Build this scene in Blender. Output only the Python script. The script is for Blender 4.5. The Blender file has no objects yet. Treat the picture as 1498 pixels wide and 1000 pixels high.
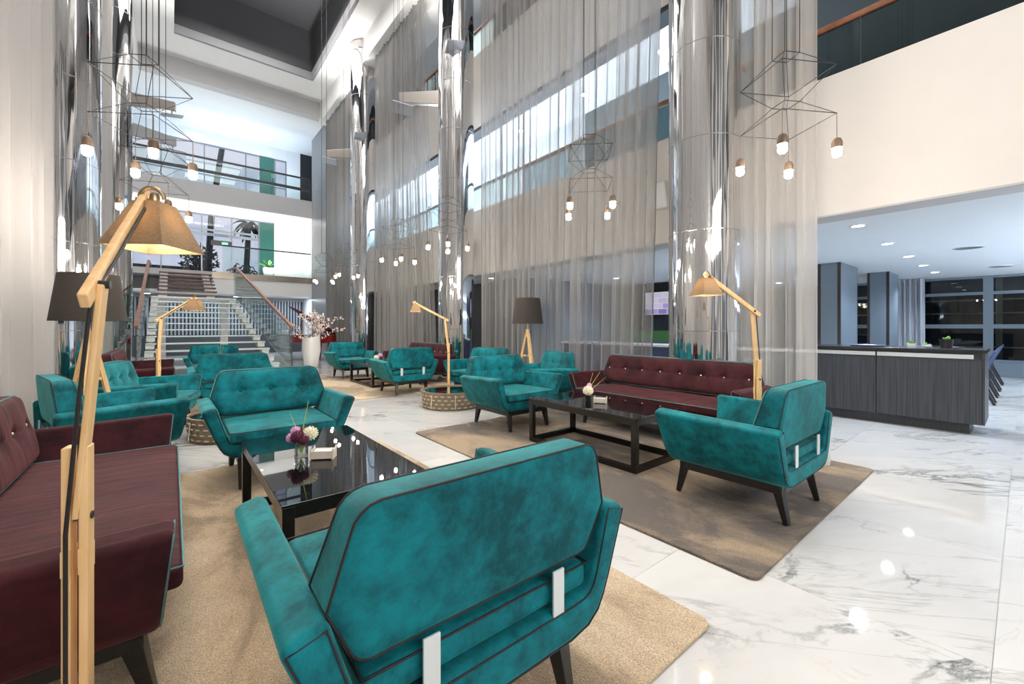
import bpy, bmesh, math, random
from mathutils import Vector, Matrix
random.seed(7)
PI = math.pi
SC = bpy.context.scene
COL = SC.collection

# ------------------------------------------------------------------ camera
W, H = 1498.0, 1000.0
F_PX, YAW = 610.94, math.radians(39.13)
cam_d = bpy.data.cameras.new('camera')
cam_d.sensor_fit = 'HORIZONTAL'
cam_d.sensor_width = 36.0
cam_d.lens = 36.0 * F_PX / W
cam_d.shift_x = 0.0
cam_d.shift_y = (478.0 - 500.0) / W
cam_d.clip_start = 0.05
cam_d.clip_end = 300
cam = bpy.data.objects.new('camera', cam_d)
COL.objects.link(cam)
cam.location = (0, 0, 1.3)
cam.rotation_euler = (PI / 2, 0, -YAW)
SC.camera = cam

# ------------------------------------------------------------------ world: dusk sky
wd = bpy.data.worlds.new('dusk_sky')
SC.world = wd
wd.use_nodes = True
wn, wl = wd.node_tree.nodes, wd.node_tree.links
wn.clear()
w_out = wn.new('ShaderNodeOutputWorld')
w_bg = wn.new('ShaderNodeBackground')
w_tc = wn.new('ShaderNodeTexCoord')
w_no = wn.new('ShaderNodeTexNoise')
w_no.inputs['Scale'].default_value = 5.0
w_no.inputs['Detail'].default_value = 6.0
w_mp = wn.new('ShaderNodeMapping')
w_mp.inputs['Scale'].default_value = (1, 1, 3)
w_cr = wn.new('ShaderNodeValToRGB')
w_cr.color_ramp.elements[0].position = 0.35
w_cr.color_ramp.elements[0].color = (0.50, 0.56, 0.86, 1)
w_cr.color_ramp.elements[1].position = 0.65
w_cr.color_ramp.elements[1].color = (0.86, 0.84, 0.98, 1)
wl.new(w_tc.outputs['Generated'], w_mp.inputs['Vector'])
wl.new(w_mp.outputs['Vector'], w_no.inputs['Vector'])
wl.new(w_no.outputs['Fac'], w_cr.inputs['Fac'])
wl.new(w_cr.outputs['Color'], w_bg.inputs['Color'])
w_bg.inputs['Strength'].default_value = 0.95
wl.new(w_bg.outputs['Background'], w_out.inputs['Surface'])

# ------------------------------------------------------------------ exposure
vs = SC.view_settings
vs.view_transform = 'Standard'
vs.look = 'None'
vs.gamma = 1.0
vs.use_curve_mapping = False
vs.exposure = 0.0
SC.cycles.transparent_max_bounces = 24
SC.cycles.max_bounces = 8
SC.cycles.diffuse_bounces = 4
SC.cycles.glossy_bounces = 4

# ------------------------------------------------------------------ large lights, mostly added fill without a visible fixture
def area_light(name, loc, size, power, col, rot=(0, 0, 0)):
    l = bpy.data.lights.new(name, 'AREA')
    l.shape = 'RECTANGLE'
    l.size, l.size_y = size
    l.energy = power
    l.color = col
    o = bpy.data.objects.new(name, l)
    COL.objects.link(o)
    o.location = loc
    o.rotation_euler = rot
    return o
WARM, COOL, NEUT = (1.0, 0.80, 0.58), (0.80, 0.90, 1.0), (1.0, 0.96, 0.91)
area_light('lobby_fill_light', (2.2, 2.6, 11.3), (3.6, 7.0), 480, NEUT)  # added fill over the lobby; the recess holds no skylight
area_light('near_fill_light', (1.6, -4.6, 4.2), (5.0, 1.6), 260, NEUT, (math.radians(84), 0, 0))  # added behind the camera to brighten surfaces that face it
area_light('lobby_far_fill_light', (2.2, 14.5, 12.2), (3.0, 6.0), 380, NEUT)  # second added fill, up inside the dark recess
# added upward fill that brightens the ceilings of the galleries
for zc, pw in ((4.6, 420), (8.45, 60)):
    area_light('gallery_fill_light', (6.85, 10.5, zc), (0.25, 15.0), pw * 0.9, COOL, (PI, 0, 0))
area_light('high_fill_light', (2.4, 23.3, 7.8), (5.0, 0.5), 170, COOL, (PI, 0, 0))  # added to brighten the upper back gallery ceiling
area_light('mezzanine_fill_light', (2.4, 23.4, 3.95), (5.0, 0.5), 300, NEUT, (PI, 0, 0))  # added upward fill for the mezzanine ceiling
area_light('under_mezzanine_light', (2.4, 23.2, 2.70), (6.0, 0.4), 150, COOL)
area_light('restaurant_fill_light', (12.6, -1.9, 1.9), (9.0, 0.4), 190, COOL, (PI * 0.86, 0, 0))  # added fill turned up to the restaurant ceiling; no cove is built

# uplights by column brackets, and added ones without brackets, to brighten the ceiling
def uplight(loc, power, tilt=(PI, 0, 0), col=NEUT):
    l = bpy.data.lights.new('ceiling_uplight', 'SPOT')
    l.energy = power
    l.color = col
    l.spot_size = math.radians(84)
    l.spot_blend = 0.9
    l.shadow_soft_size = 0.12
    o = bpy.data.objects.new('ceiling_uplight', l)
    COL.objects.link(o)
    o.location = loc
    o.rotation_euler = tilt
for loc in ((4.4, 9.4, 7.3), (4.5, 15.7, 8.0), (-0.25, 14.9, 7.8), (4.5, 3.2, 7.3), (-0.4, 3.2, 7.3), (-0.4, 8.7, 7.3)):
    uplight(loc, 880)

# ------------------------------------------------------------------ materials
def newmat(name):
    m = bpy.data.materials.new(name)
    m.use_nodes = True
    nt = m.node_tree
    p = nt.nodes['Principled BSDF']
    return m, nt, nt.nodes, nt.links, p

def simple(name, col, rough=0.5, metal=0.0, spec=0.5, bump=0.0, bscale=60.0, var=0.0):
    m, nt, n, l, p = newmat(name)
    p.inputs['Base Color'].default_value = (*col, 1)
    p.inputs['Roughness'].default_value = rough
    p.inputs['Metallic'].default_value = metal
    p.inputs['Specular IOR Level'].default_value = spec
    tc = n.new('ShaderNodeTexCoord')
    no = n.new('ShaderNodeTexNoise')
    no.inputs['Scale'].default_value = bscale
    no.inputs['Detail'].default_value = 4
    l.new(tc.outputs['Object'], no.inputs['Vector'])
    if bump:
        b = n.new('ShaderNodeBump')
        b.inputs['Strength'].default_value = bump
        b.inputs['Distance'].default_value = 0.01
        l.new(no.outputs['Fac'], b.inputs['Height'])
        l.new(b.outputs['Normal'], p.inputs['Normal'])
    if var:
        mx = n.new('ShaderNodeMixRGB')
        mx.inputs['Color1'].default_value = (*[c * (1 - var) for c in col], 1)
        mx.inputs['Color2'].default_value = (*[min(1, c * (1 + var)) for c in col], 1)
        l.new(no.outputs['Fac'], mx.inputs['Fac'])
        l.new(mx.outputs['Color'], p.inputs['Base Color'])
    return m

def velvet(name, dark, light, sheen, tint, fscale=260.0, creases=0.0):
    m, nt, n, l, p = newmat(name)
    tc = n.new('ShaderNodeTexCoord')
    no = n.new('ShaderNodeTexNoise')
    no.inputs['Scale'].default_value = 6.0
    no.inputs['Detail'].default_value = 7
    no.inputs['Roughness'].default_value = 0.7
    no.inputs['Distortion'].default_value = 0.15
    l.new(tc.outputs['Object'], no.inputs['Vector'])
    cr = n.new('ShaderNodeValToRGB')
    cr.color_ramp.elements[0].position = 0.38
    cr.color_ramp.elements[0].color = (*dark, 1)
    cr.color_ramp.elements[1].position = 0.64
    cr.color_ramp.elements[1].color = (*light, 1)
    l.new(no.outputs['Fac'], cr.inputs['Fac'])
    fi = n.new('ShaderNodeTexNoise')
    fi.inputs['Scale'].default_value = fscale
    fi.inputs['Detail'].default_value = 2
    mp = n.new('ShaderNodeMapping')
    mp.inputs['Scale'].default_value = (1, 1, 0.35)
    l.new(tc.outputs['Object'], mp.inputs['Vector'])
    l.new(mp.outputs['Vector'], fi.inputs['Vector'])
    b = n.new('ShaderNodeBump')
    b.inputs['Strength'].default_value = 0.25
    b.inputs['Distance'].default_value = 0.004
    l.new(fi.outputs['Fac'], b.inputs['Height'])
    l.new(b.outputs['Normal'], p.inputs['Normal'])
    if creases:
        mc = n.new('ShaderNodeMapping')
        mc.inputs['Scale'].default_value = (9.0, 0.9, 1.0)
        nc = n.new('ShaderNodeTexNoise')
        nc.inputs['Scale'].default_value = 1.6
        nc.inputs['Detail'].default_value = 4
        nc.inputs['Distortion'].default_value = 0.5
        l.new(tc.outputs['Object'], mc.inputs['Vector'])
        l.new(mc.outputs['Vector'], nc.inputs['Vector'])
        bc = n.new('ShaderNodeBump')
        bc.inputs['Strength'].default_value = creases
        bc.inputs['Distance'].default_value = 0.03
        l.new(nc.outputs['Fac'], bc.inputs['Height'])
        l.new(bc.outputs['Normal'], b.inputs['Normal'])
    l.new(cr.outputs['Color'], p.inputs['Base Color'])
    p.inputs['Roughness'].default_value = 0.75
    p.inputs['Specular IOR Level'].default_value = 0.25
    p.inputs['Sheen Weight'].default_value = sheen
    p.inputs['Sheen Roughness'].default_value = 0.35
    p.inputs['Sheen Tint'].default_value = (*tint, 1)
    return m

def wood(name, a, b_, scale=(1, 1, 1), rough=0.4, freq=14):
    m, nt, n, l, p = newmat(name)
    tc = n.new('ShaderNodeTexCoord')
    mp = n.new('ShaderNodeMapping')
    mp.inputs['Scale'].default_value = scale
    no = n.new('ShaderNodeTexNoise')
    no.inputs['Scale'].default_value = freq
    no.inputs['Detail'].default_value = 5
    cr = n.new('ShaderNodeValToRGB')
    cr.color_ramp.elements[0].position = 0.3
    cr.color_ramp.elements[0].color = (*a, 1)
    cr.color_ramp.elements[1].position = 0.7
    cr.color_ramp.elements[1].color = (*b_, 1)
    l.new(tc.outputs['Object'], mp.inputs['Vector'])
    l.new(mp.outputs['Vector'], no.inputs['Vector'])
    l.new(no.outputs['Fac'], cr.inputs['Fac'])
    l.new(cr.outputs['Color'], p.inputs['Base Color'])
    p.inputs['Roughness'].default_value = rough
    return m

def glow(name, col, strength):
    m, nt, n, l, p = newmat(name)
    p.inputs['Base Color'].default_value = (*col, 1)
    p.inputs['Emission Color'].default_value = (*col, 1)
    p.inputs['Emission Strength'].default_value = strength
    return m

def thin_glass(name, tint, refl=1.0, rough=0.0):
    m, nt, n, l, p = newmat(name)
    out = n['Material Output']
    tr = n.new('ShaderNodeBsdfTransparent')
    tr.inputs['Color'].default_value = (*tint, 1)
    gl = n.new('ShaderNodeBsdfGlossy')
    gl.inputs['Roughness'].default_value = rough
    fr = n.new('ShaderNodeFresnel')
    fr.inputs['IOR'].default_value = 1.5
    mu = n.new('ShaderNodeMath')
    mu.operation = 'MULTIPLY'
    mu.inputs[1].default_value = refl
    mu.use_clamp = True
    mx = n.new('ShaderNodeMixShader')
    l.new(fr.outputs['Fac'], mu.inputs[0])
    l.new(mu.outputs['Value'], mx.inputs['Fac'])
    l.new(tr.outputs['BSDF'], mx.inputs[1])
    l.new(gl.outputs['BSDF'], mx.inputs[2])
    l.new(mx.outputs['Shader'], out.inputs['Surface'])
    return m

def sheer(name, col, opacity, layers=1.0):
    m, nt, n, l, p = newmat(name)
    out = n['Material Output']
    tr = n.new('ShaderNodeBsdfTransparent')
    tr.inputs['Color'].default_value = (1, 1, 1, 1)
    df = n.new('ShaderNodeBsdfDiffuse')
    df.inputs['Color'].default_value = (*col, 1)
    tl = n.new('ShaderNodeBsdfTranslucent')
    tl.inputs['Color'].default_value = (*col, 1)
    m1 = n.new('ShaderNodeMixShader')
    m1.inputs['Fac'].default_value = 0.42
    l.new(df.outputs['BSDF'], m1.inputs[1])
    l.new(tl.outputs['BSDF'], m1.inputs[2])
    lw = n.new('ShaderNodeLayerWeight')
    lw.inputs['Blend'].default_value = 0.35
    mr = n.new('ShaderNodeMapRange')
    mr.inputs['From Min'].default_value = 0.0
    mr.inputs['From Max'].default_value = 0.9
    mr.inputs['To Min'].default_value = opacity
    mr.inputs['To Max'].default_value = 0.97
    l.new(lw.outputs['Facing'], mr.inputs['Value'])
    # gathered and single layers of the voile alternate along the curtain
    tc = n.new('ShaderNodeTexCoord')
    mp = n.new('ShaderNodeMapping')
    mp.inputs['Scale'].default_value = (0.0, 3.2, 0.06)
    no = n.new('ShaderNodeTexNoise')
    no.inputs['Scale'].default_value = 1.0
    no.inputs['Detail'].default_value = 3
    l.new(tc.outputs['Object'], mp.inputs['Vector'])
    l.new(mp.outputs['Vector'], no.inputs['Vector'])
    m3 = n.new('ShaderNodeMapRange')
    m3.inputs['From Min'].default_value = 0.38
    m3.inputs['From Max'].default_value = 0.62
    m3.inputs['To Min'].default_value = -0.16 * layers
    m3.inputs['To Max'].default_value = 0.24 * layers
    l.new(no.outputs['Fac'], m3.inputs['Value'])
    ad = n.new('ShaderNodeMath')
    ad.operation = 'ADD'
    ad.use_clamp = True
    l.new(mr.outputs['Result'], ad.inputs[0])
    l.new(m3.outputs['Result'], ad.inputs[1])
    m2 = n.new('ShaderNodeMixShader')
    l.new(ad.outputs[0], m2.inputs['Fac'])
    l.new(tr.outputs['BSDF'], m2.inputs[1])
    l.new(m1.outputs['Shader'], m2.inputs[2])
    l.new(m2.outputs['Shader'], out.inputs['Surface'])
    return m

def marble(name):
    m, nt, n, l, p = newmat(name)
    g = n.new('ShaderNodeNewGeometry')
    oi = n.new('ShaderNodeObjectInfo')
    off = n.new('ShaderNodeVectorMath')
    off.operation = 'SCALE'
    cmb = n.new('ShaderNodeCombineXYZ')
    l.new(oi.outputs['Random'], cmb.inputs['X'])
    l.new(oi.outputs['Random'], cmb.inputs['Z'])
    l.new(cmb.outputs['Vector'], off.inputs[0])
    off.inputs['Scale'].default_value = 3.0
    add = n.new('ShaderNodeVectorMath')
    add.operation = 'ADD'
    l.new(g.outputs['Position'], add.inputs[0])
    l.new(off.outputs['Vector'], add.inputs[1])
    rot1 = n.new('ShaderNodeMapping')
    rot1.inputs['Rotation'].default_value = (0, 0, math.radians(36))
    l.new(add.outputs['Vector'], rot1.inputs['Vector'])
    mp = n.new('ShaderNodeMapping')
    mp.inputs['Scale'].default_value = (0.45, 1.35, 1.0)
    l.new(rot1.outputs['Vector'], mp.inputs['Vector'])
    def vein(scale, det, dist, width, strength, src=None):
        no = n.new('ShaderNodeTexNoise')
        no.inputs['Scale'].default_value = scale
        no.inputs['Detail'].default_value = det
        no.inputs['Roughness'].default_value = 0.62
        no.inputs['Distortion'].default_value = dist
        l.new((src or mp).outputs['Vector'], no.inputs['Vector'])
        s = n.new('ShaderNodeMath'); s.operation = 'SUBTRACT'; s.inputs[1].default_value = 0.5
        l.new(no.outputs['Fac'], s.inputs[0])
        a = n.new('ShaderNodeMath'); a.operation = 'ABSOLUTE'
        l.new(s.outputs[0], a.inputs[0])
        r = n.new('ShaderNodeMapRange')
        r.inputs['From Min'].default_value = 0.0
        r.inputs['From Max'].default_value = width
        r.inputs['To Min'].default_value = strength
        r.inputs['To Max'].default_value = 0.0
        l.new(a.outputs[0], r.inputs['Value'])
        return r.outputs['Result']
    rot2 = n.new('ShaderNodeMapping')
    rot2.inputs['Rotation'].default_value = (0, 0, math.radians(50))
    l.new(add.outputs['Vector'], rot2.inputs['Vector'])
    mp2 = n.new('ShaderNodeMapping')
    mp2.inputs['Scale'].default_value = (0.20, 1.9, 1.0)
    l.new(rot2.outputs['Vector'], mp2.inputs['Vector'])
    v1 = vein(0.9, 9, 0.9, 0.018, 0.8)
    v2 = vein(2.1, 8, 1.4, 0.016, 0.26)
    v3 = vein(0.6, 5, 0.5, 0.10, 0.09)
    v4 = vein(0.9, 7, 0.5, 0.010, 0.26, mp2)
    mk = n.new('ShaderNodeTexNoise')
    mk.inputs['Scale'].default_value = 1.1
    mk.inputs['Detail'].default_value = 3
    l.new(mp.outputs['Vector'], mk.inputs['Vector'])
    mr = n.new('ShaderNodeMapRange')
    mr.inputs['From Min'].default_value = 0.46
    mr.inputs['From Max'].default_value = 0.66
    l.new(mk.outputs['Fac'], mr.inputs['Value'])
    a1 = n.new('ShaderNodeMath'); a1.operation = 'ADD'
    l.new(v1, a1.inputs[0]); l.new(v2, a1.inputs[1])
    a0 = n.new('ShaderNodeMath'); a0.operation = 'ADD'
    l.new(v3, a0.inputs[0]); l.new(v4, a0.inputs[1])
    a2 = n.new('ShaderNodeMath'); a2.operation = 'MULTIPLY'
    l.new(a1.outputs[0], a2.inputs[0]); l.new(mr.outputs['Result'], a2.inputs[1])
    a3 = n.new('ShaderNodeMath'); a3.operation = 'ADD'; a3.use_clamp = True
    l.new(a2.outputs[0], a3.inputs[0]); l.new(a0.outputs[0], a3.inputs[1])
    mx = n.new('ShaderNodeMixRGB')
    mx.inputs['Color1'].default_value = (0.69, 0.688, 0.685, 1)
    mx.inputs['Color2'].default_value = (0.12, 0.135, 0.135, 1)
    l.new(a3.outputs[0], mx.inputs['Fac'])
    l.new(mx.outputs['Color'], p.inputs['Base Color'])
    p.inputs['Roughness'].default_value = 0.045
    p.inputs['Specular IOR Level'].default_value = 0.55
    return m

def rugmat(name, a, b_, c):
    m, nt, n, l, p = newmat(name)
    tc = n.new('ShaderNodeTexCoord')
    mp = n.new('ShaderNodeMapping')
    mp.inputs['Scale'].default_value = (1.0, 0.6, 1)
    l.new(tc.outputs['Object'], mp.inputs['Vector'])
    no = n.new('ShaderNodeTexNoise')
    no.inputs['Scale'].default_value = 1.5
    no.inputs['Detail'].default_value = 7
    no.inputs['Roughness'].default_value = 0.62
    no.inputs['Distortion'].default_value = 0.8
    l.new(mp.outputs['Vector'], no.inputs['Vector'])
    cr = n.new('ShaderNodeValToRGB')
    cr.color_ramp.elements[0].position = 0.43
    cr.color_ramp.elements[0].color = (*c, 1)
    cr.color_ramp.elements[1].position = 0.59
    cr.color_ramp.elements[1].color = (*b_, 1)
    e = cr.color_ramp.elements.new(0.5)
    e.color = (*a, 1)
    l.new(no.outputs['Fac'], cr.inputs['Fac'])
    fi = n.new('ShaderNodeTexNoise')
    fi.inputs['Scale'].default_value = 170
    fi.inputs['Detail'].default_value = 3
    l.new(tc.outputs['Object'], fi.inputs['Vector'])
    f2 = n.new('ShaderNodeMapRange')
    f2.inputs['From Min'].default_value = 0.3
    f2.inputs['From Max'].default_value = 0.7
    f2.inputs['To Min'].default_value = 0.58
    f2.inputs['To Max'].default_value = 1.24
    l.new(fi.outputs['Fac'], f2.inputs['Value'])
    mu = n.new('ShaderNodeVectorMath')
    mu.operation = 'SCALE'
    l.new(cr.outputs['Color'], mu.inputs[0])
    l.new(f2.outputs['Result'], mu.inputs['Scale'])
    l.new(mu.outputs['Vector'], p.inputs['Base Color'])
    b = n.new('ShaderNodeBump')
    b.inputs['Strength'].default_value = 0.9
    b.inputs['Distance'].default_value = 0.012
    l.new(fi.outputs['Fac'], b.inputs['Height'])
    l.new(b.outputs['Normal'], p.inputs['Normal'])
    p.inputs['Roughness'].default_value = 0.95
    p.inputs['Specular IOR Level'].default_value = 0.1
    p.inputs['Sheen Weight'].default_value = 0.3
    return m

M = {}
M['marble'] = marble('white_marble')
M['white'] = simple('white_paint', (0.80, 0.79, 0.78), 0.6, var=0.02, bscale=3)
M['beige'] = simple('warm_white_plaster', (0.79, 0.755, 0.72), 0.65, var=0.03, bscale=3)
M['cool_white'] = simple('cool_white_paint', (0.74, 0.79, 0.84), 0.6, var=0.02, bscale=3)
M['grey_paint'] = simple('pale_grey_paint', (0.52, 0.52, 0.53), 0.55, var=0.03, bscale=3)
M['pier_grey'] = simple('slate_grey_panel', (0.20, 0.21, 0.23), 0.35, var=0.05, bscale=4)
M['dark_recess'] = simple('charcoal_ceiling_paint', (0.10, 0.104, 0.115), 0.6, var=0.06, bscale=2)
M['lip_grey'] = simple('mid_grey_paint', (0.27, 0.27, 0.29), 0.6)
M['black_paint'] = simple('black_paint', (0.015, 0.015, 0.018), 0.5, var=0.1)
M['charcoal'] = simple('charcoal_panel', (0.035, 0.042, 0.05), 0.4, var=0.1)
def chrome():
    m, nt, n, l, p = newmat('polished_chrome')
    p.inputs['Base Color'].default_value = (0.72, 0.72, 0.73, 1)
    p.inputs['Metallic'].default_value = 1.0
    p.inputs['Roughness'].default_value = 0.05
    tc = n.new('ShaderNodeTexCoord')
    mp = n.new('ShaderNodeMapping')
    mp.inputs['Scale'].default_value = (6.5, 6.5, 0.35)
    no = n.new('ShaderNodeTexNoise')
    no.inputs['Scale'].default_value = 1.6
    no.inputs['Detail'].default_value = 1.5
    b = n.new('ShaderNodeBump')
    b.inputs['Strength'].default_value = 0.35
    b.inputs['Distance'].default_value = 0.02
    l.new(tc.outputs['Object'], mp.inputs['Vector'])
    l.new(mp.outputs['Vector'], no.inputs['Vector'])
    l.new(no.outputs['Fac'], b.inputs['Height'])
    l.new(b.outputs['Normal'], p.inputs['Normal'])
    return m
M['chrome'] = chrome()
M['chrome_joint'] = simple('brushed_joint_steel', (0.55, 0.55, 0.56), 0.25, 1.0)
M['steel'] = simple('brushed_steel', (0.60, 0.60, 0.61), 0.3, 1.0)
M['alu'] = simple('white_aluminium', (0.80, 0.81, 0.82), 0.35, 0.3)
M['bronze'] = simple('bronze_fascia', (0.42, 0.36, 0.30), 0.22, 0.9)
M['curtain'] = sheer('grey_sheer_voile', (0.40, 0.39, 0.385), 0.46, 0.8)
M['curtain_light'] = sheer('pale_sheer_voile', (0.64, 0.62, 0.61), 0.74, 0.4)
M['curtain_mid'] = sheer('light_grey_sheer_voile', (0.68, 0.65, 0.62), 0.46, 0.7)
M['drape'] = simple('grey_satin_drape', (0.36, 0.39, 0.44), 0.45, var=0.08, bscale=5)
M['teal'] = velvet('teal_velvet', (0.0, 0.066, 0.082), (0.001, 0.215, 0.255), 0.5, (0.22, 0.80, 0.78))
M['burgundy'] = velvet('burgundy_fabric', (0.026, 0.0048, 0.008), (0.066, 0.0115, 0.017), 0.18, (0.85, 0.34, 0.36), 420, 0.35)
M['piping_dark'] = simple('dark_plum_piping', (0.02, 0.01, 0.014), 0.6)
M['piping_teal'] = simple('pale_teal_piping', (0.07, 0.24, 0.25), 0.6)
M['button_metal'] = simple('satin_silver_button', (0.80, 0.77, 0.70), 0.3, 0.7)
M['black_wood'] = wood('black_stained_wood', (0.010, 0.009, 0.008), (0.022, 0.020, 0.018), (1, 1, 8), 0.35)
M['table_frame'] = simple('black_lacquer_frame', (0.011, 0.009, 0.008), 0.22, var=0.1)
M['table_glass'] = simple('black_glass_top', (0.004, 0.004, 0.005), 0.015, 0.0, 0.9)
M['oak'] = wood('pale_oak', (0.78, 0.47, 0.20), (0.90, 0.61, 0.31), (9, 9, 0.7), 0.42, 5)
M['cord'] = simple('black_rubber_cord', (0.012, 0.012, 0.012), 0.5)
M['shade_black'] = simple('dark_brown_shade_cloth', (0.034, 0.027, 0.022), 0.8, bump=0.2, bscale=400)
M['bulb'] = glow('warm_bulb', (1.0, 0.80, 0.54), 190)
M['pendant_bulb'] = glow('warm_pendant_bulb', (1.0, 0.91, 0.79), 420)
M['wire'] = simple('black_wire', (0.02, 0.02, 0.022), 0.4)
M['holder'] = simple('bronze_lamp_holder', (0.20, 0.14, 0.10), 0.4, 0.6)
M['strap_brown'] = simple('woven_taupe_strap', (0.30, 0.225, 0.15), 0.7, bump=0.3, bscale=220, var=0.15)
M['strap_cream'] = simple('cream_strap', (0.74, 0.66, 0.54), 0.6)
M['clear_glass'] = thin_glass('clear_glass', (0.93, 0.96, 0.95))
M['rail_glass'] = thin_glass('balustrade_glass', (0.88, 0.94, 0.93), 0.55)
M['smoked_glass'] = thin_glass('smoked_gallery_glass', (0.55, 0.64, 0.66), 0.6)
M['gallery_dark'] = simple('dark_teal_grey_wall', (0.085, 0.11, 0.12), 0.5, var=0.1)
M['basket_glass'] = thin_glass('basket_top_glass', (0.86, 0.88, 0.86), 2.2)
M['rail_wood'] = wood('red_brown_handrail', (0.20, 0.075, 0.035), (0.34, 0.14, 0.07), (1, 1, 1), 0.35, 8)
M['tread_wood'] = wood('walnut_tread', (0.115, 0.055, 0.04), (0.20, 0.10, 0.07), (1, 6, 1), 0.35, 8)
M['tread_glass'] = simple('frosted_tread_glass', (0.62, 0.72, 0.70), 0.15)
M['slat_blue'] = simple('blue_grey_slat', (0.22, 0.25, 0.29), 0.5)
M['rug_sand'] = rugmat('sand_pile', (0.70, 0.53, 0.345), (0.80, 0.635, 0.44), (0.43, 0.315, 0.205))
M['rug_taupe'] = rugmat('taupe_pile', (0.29, 0.215, 0.150), (0.47, 0.345, 0.22), (0.140, 0.112, 0.094))
M['counter_lam'] = wood('charcoal_striped_laminate', (0.022, 0.025, 0.030), (0.075, 0.08, 0.09), (40, 40, 0.5), 0.4, 3)
M['counter_top'] = simple('dark_stone_top', (0.025, 0.024, 0.026), 0.2, var=0.2)
M['pillar_blue'] = simple('blue_grey_pillar_panel', (0.155, 0.20, 0.25), 0.32, var=0.05, bscale=3)
M['pillar_trim'] = simple('dark_brown_corner_trim', (0.030, 0.022, 0.022), 0.4)
M['frame_blue'] = simple('blue_grey_window_frame', (0.16, 0.20, 0.245), 0.4)
M['frame_grey'] = simple('steel_window_frame', (0.22, 0.26, 0.30), 0.35, 0.4)
M['night_glass'] = thin_glass('night_window_glass', (0.55, 0.60, 0.62), 1.0)
M['night_wall'] = simple('dark_outside_wall', (0.012, 0.013, 0.016), 0.8, var=0.3, bscale=1)
M['outside_rail'] = simple('outside_cream_rail', (0.66, 0.60, 0.44), 0.6)
M['chair_blue'] = simple('navy_chair_cloth', (0.045, 0.07, 0.15), 0.75, bump=0.2, bscale=300)
M['chair_leg'] = simple('dark_chair_leg', (0.03, 0.03, 0.035), 0.4)
M['table_wood'] = wood('dark_dining_table', (0.05, 0.04, 0.035), (0.09, 0.07, 0.06), (1, 6, 1), 0.3)
M['china'] = simple('white_china', (0.82, 0.82, 0.82), 0.2)
M['black_pot'] = simple('black_pot', (0.014, 0.014, 0.015), 0.4)
M['leaf'] = simple('green_leaf', (0.045, 0.13, 0.035), 0.5, var=0.35, bscale=14)
M['leaf_lime'] = simple('lime_succulent_leaf', (0.30, 0.52, 0.12), 0.5, var=0.25, bscale=30)
M['moss'] = simple('moss_green', (0.06, 0.17, 0.05), 0.9, bump=1.0, bscale=40, var=0.5)
M['silhouette_leaf'] = simple('dusk_dark_leaf', (0.012, 0.020, 0.022), 0.8, var=0.3)
M['piano_red'] = simple('polished_mahogany_red', (0.17, 0.010, 0.012), 0.08, var=0.1, bscale=3)
M['vase_white'] = simple('matt_white_ceramic', (0.82, 0.80, 0.78), 0.35)
M['twig'] = simple('brown_twig', (0.10, 0.055, 0.035), 0.8)
M['blossom'] = simple('blush_blossom', (0.82, 0.68, 0.62), 0.7, var=0.2, bscale=50)
M['petal_white'] = simple('cream_petal', (0.84, 0.80, 0.62), 0.6, var=0.08, bscale=80)
M['petal_pink'] = simple('pink_petal', (0.74, 0.40, 0.64), 0.6, var=0.2, bscale=80)
M['petal_plum'] = simple('plum_petal', (0.10, 0.012, 0.045), 0.6, var=0.3, bscale=80)
M['stem'] = simple('yellow_green_stem', (0.40, 0.50, 0.10), 0.6)
M['crate_wood'] = wood('whitewashed_wood', (0.66, 0.58, 0.49), (0.80, 0.73, 0.64), (2, 8, 1), 0.6)
M['teal_glass'] = simple('teal_back_painted_glass', (0.03, 0.115, 0.10), 0.15)
M['speaker'] = simple('speaker_off_white', (0.66, 0.62, 0.58), 0.5)
M['plate_grey'] = simple('grey_reflector_plate', (0.36, 0.37, 0.40), 0.35, 0.3, bump=0.2, bscale=90)
M['arm_metal'] = simple('satin_bracket_metal', (0.52, 0.49, 0.46), 0.25, 0.8)
M['downlight'] = glow('downlight_lens', (1.0, 0.97, 0.93), 25)
M['screen'] = None
M['gold'] = simple('aged_brass', (0.36, 0.27, 0.16), 0.3, 1.0)
M['strap_white'] = simple('pale_brushed_strap', (0.72, 0.76, 0.77), 0.35, 0.2)
M['ivory'] = simple('ivory_keys', (0.78, 0.76, 0.70), 0.3)

def shade_cloth(name):
    m, nt, n, l, p = newmat(name)
    out = n['Material Output']
    tc = n.new('ShaderNodeTexCoord')
    wv = n.new('ShaderNodeTexNoise')
    wv.inputs['Scale'].default_value = 90
    mp = n.new('ShaderNodeMapping')
    mp.inputs['Scale'].default_value = (1, 1, 7)
    mp.inputs['Rotation'].default_value = (0.5, 0.4, 0)
    l.new(tc.outputs['Object'], mp.inputs['Vector'])
    l.new(mp.outputs['Vector'], wv.inputs['Vector'])
    cr = n.new('ShaderNodeValToRGB')
    cr.color_ramp.elements[0].position = 0.3
    cr.color_ramp.elements[0].color = (0.26, 0.19, 0.125, 1)
    cr.color_ramp.elements[1].position = 0.7
    cr.color_ramp.elements[1].color = (0.42, 0.32, 0.21, 1)
    l.new(wv.outputs['Fac'], cr.inputs['Fac'])
    d = n.new('ShaderNodeBsdfDiffuse')
    t = n.new('ShaderNodeBsdfTranslucent')
    l.new(cr.outputs['Color'], d.inputs['Color'])
    l.new(cr.outputs['Color'], t.inputs['Color'])
    mx = n.new('ShaderNodeMixShader')
    mx.inputs['Fac'].default_value = 0.28
    l.new(d.outputs['BSDF'], mx.inputs[1])
    l.new(t.outputs['BSDF'], mx.inputs[2])
    l.new(mx.outputs['Shader'], out.inputs['Surface'])
    return m
M['shade_cloth'] = shade_cloth('brown_linen_shade')

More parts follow.
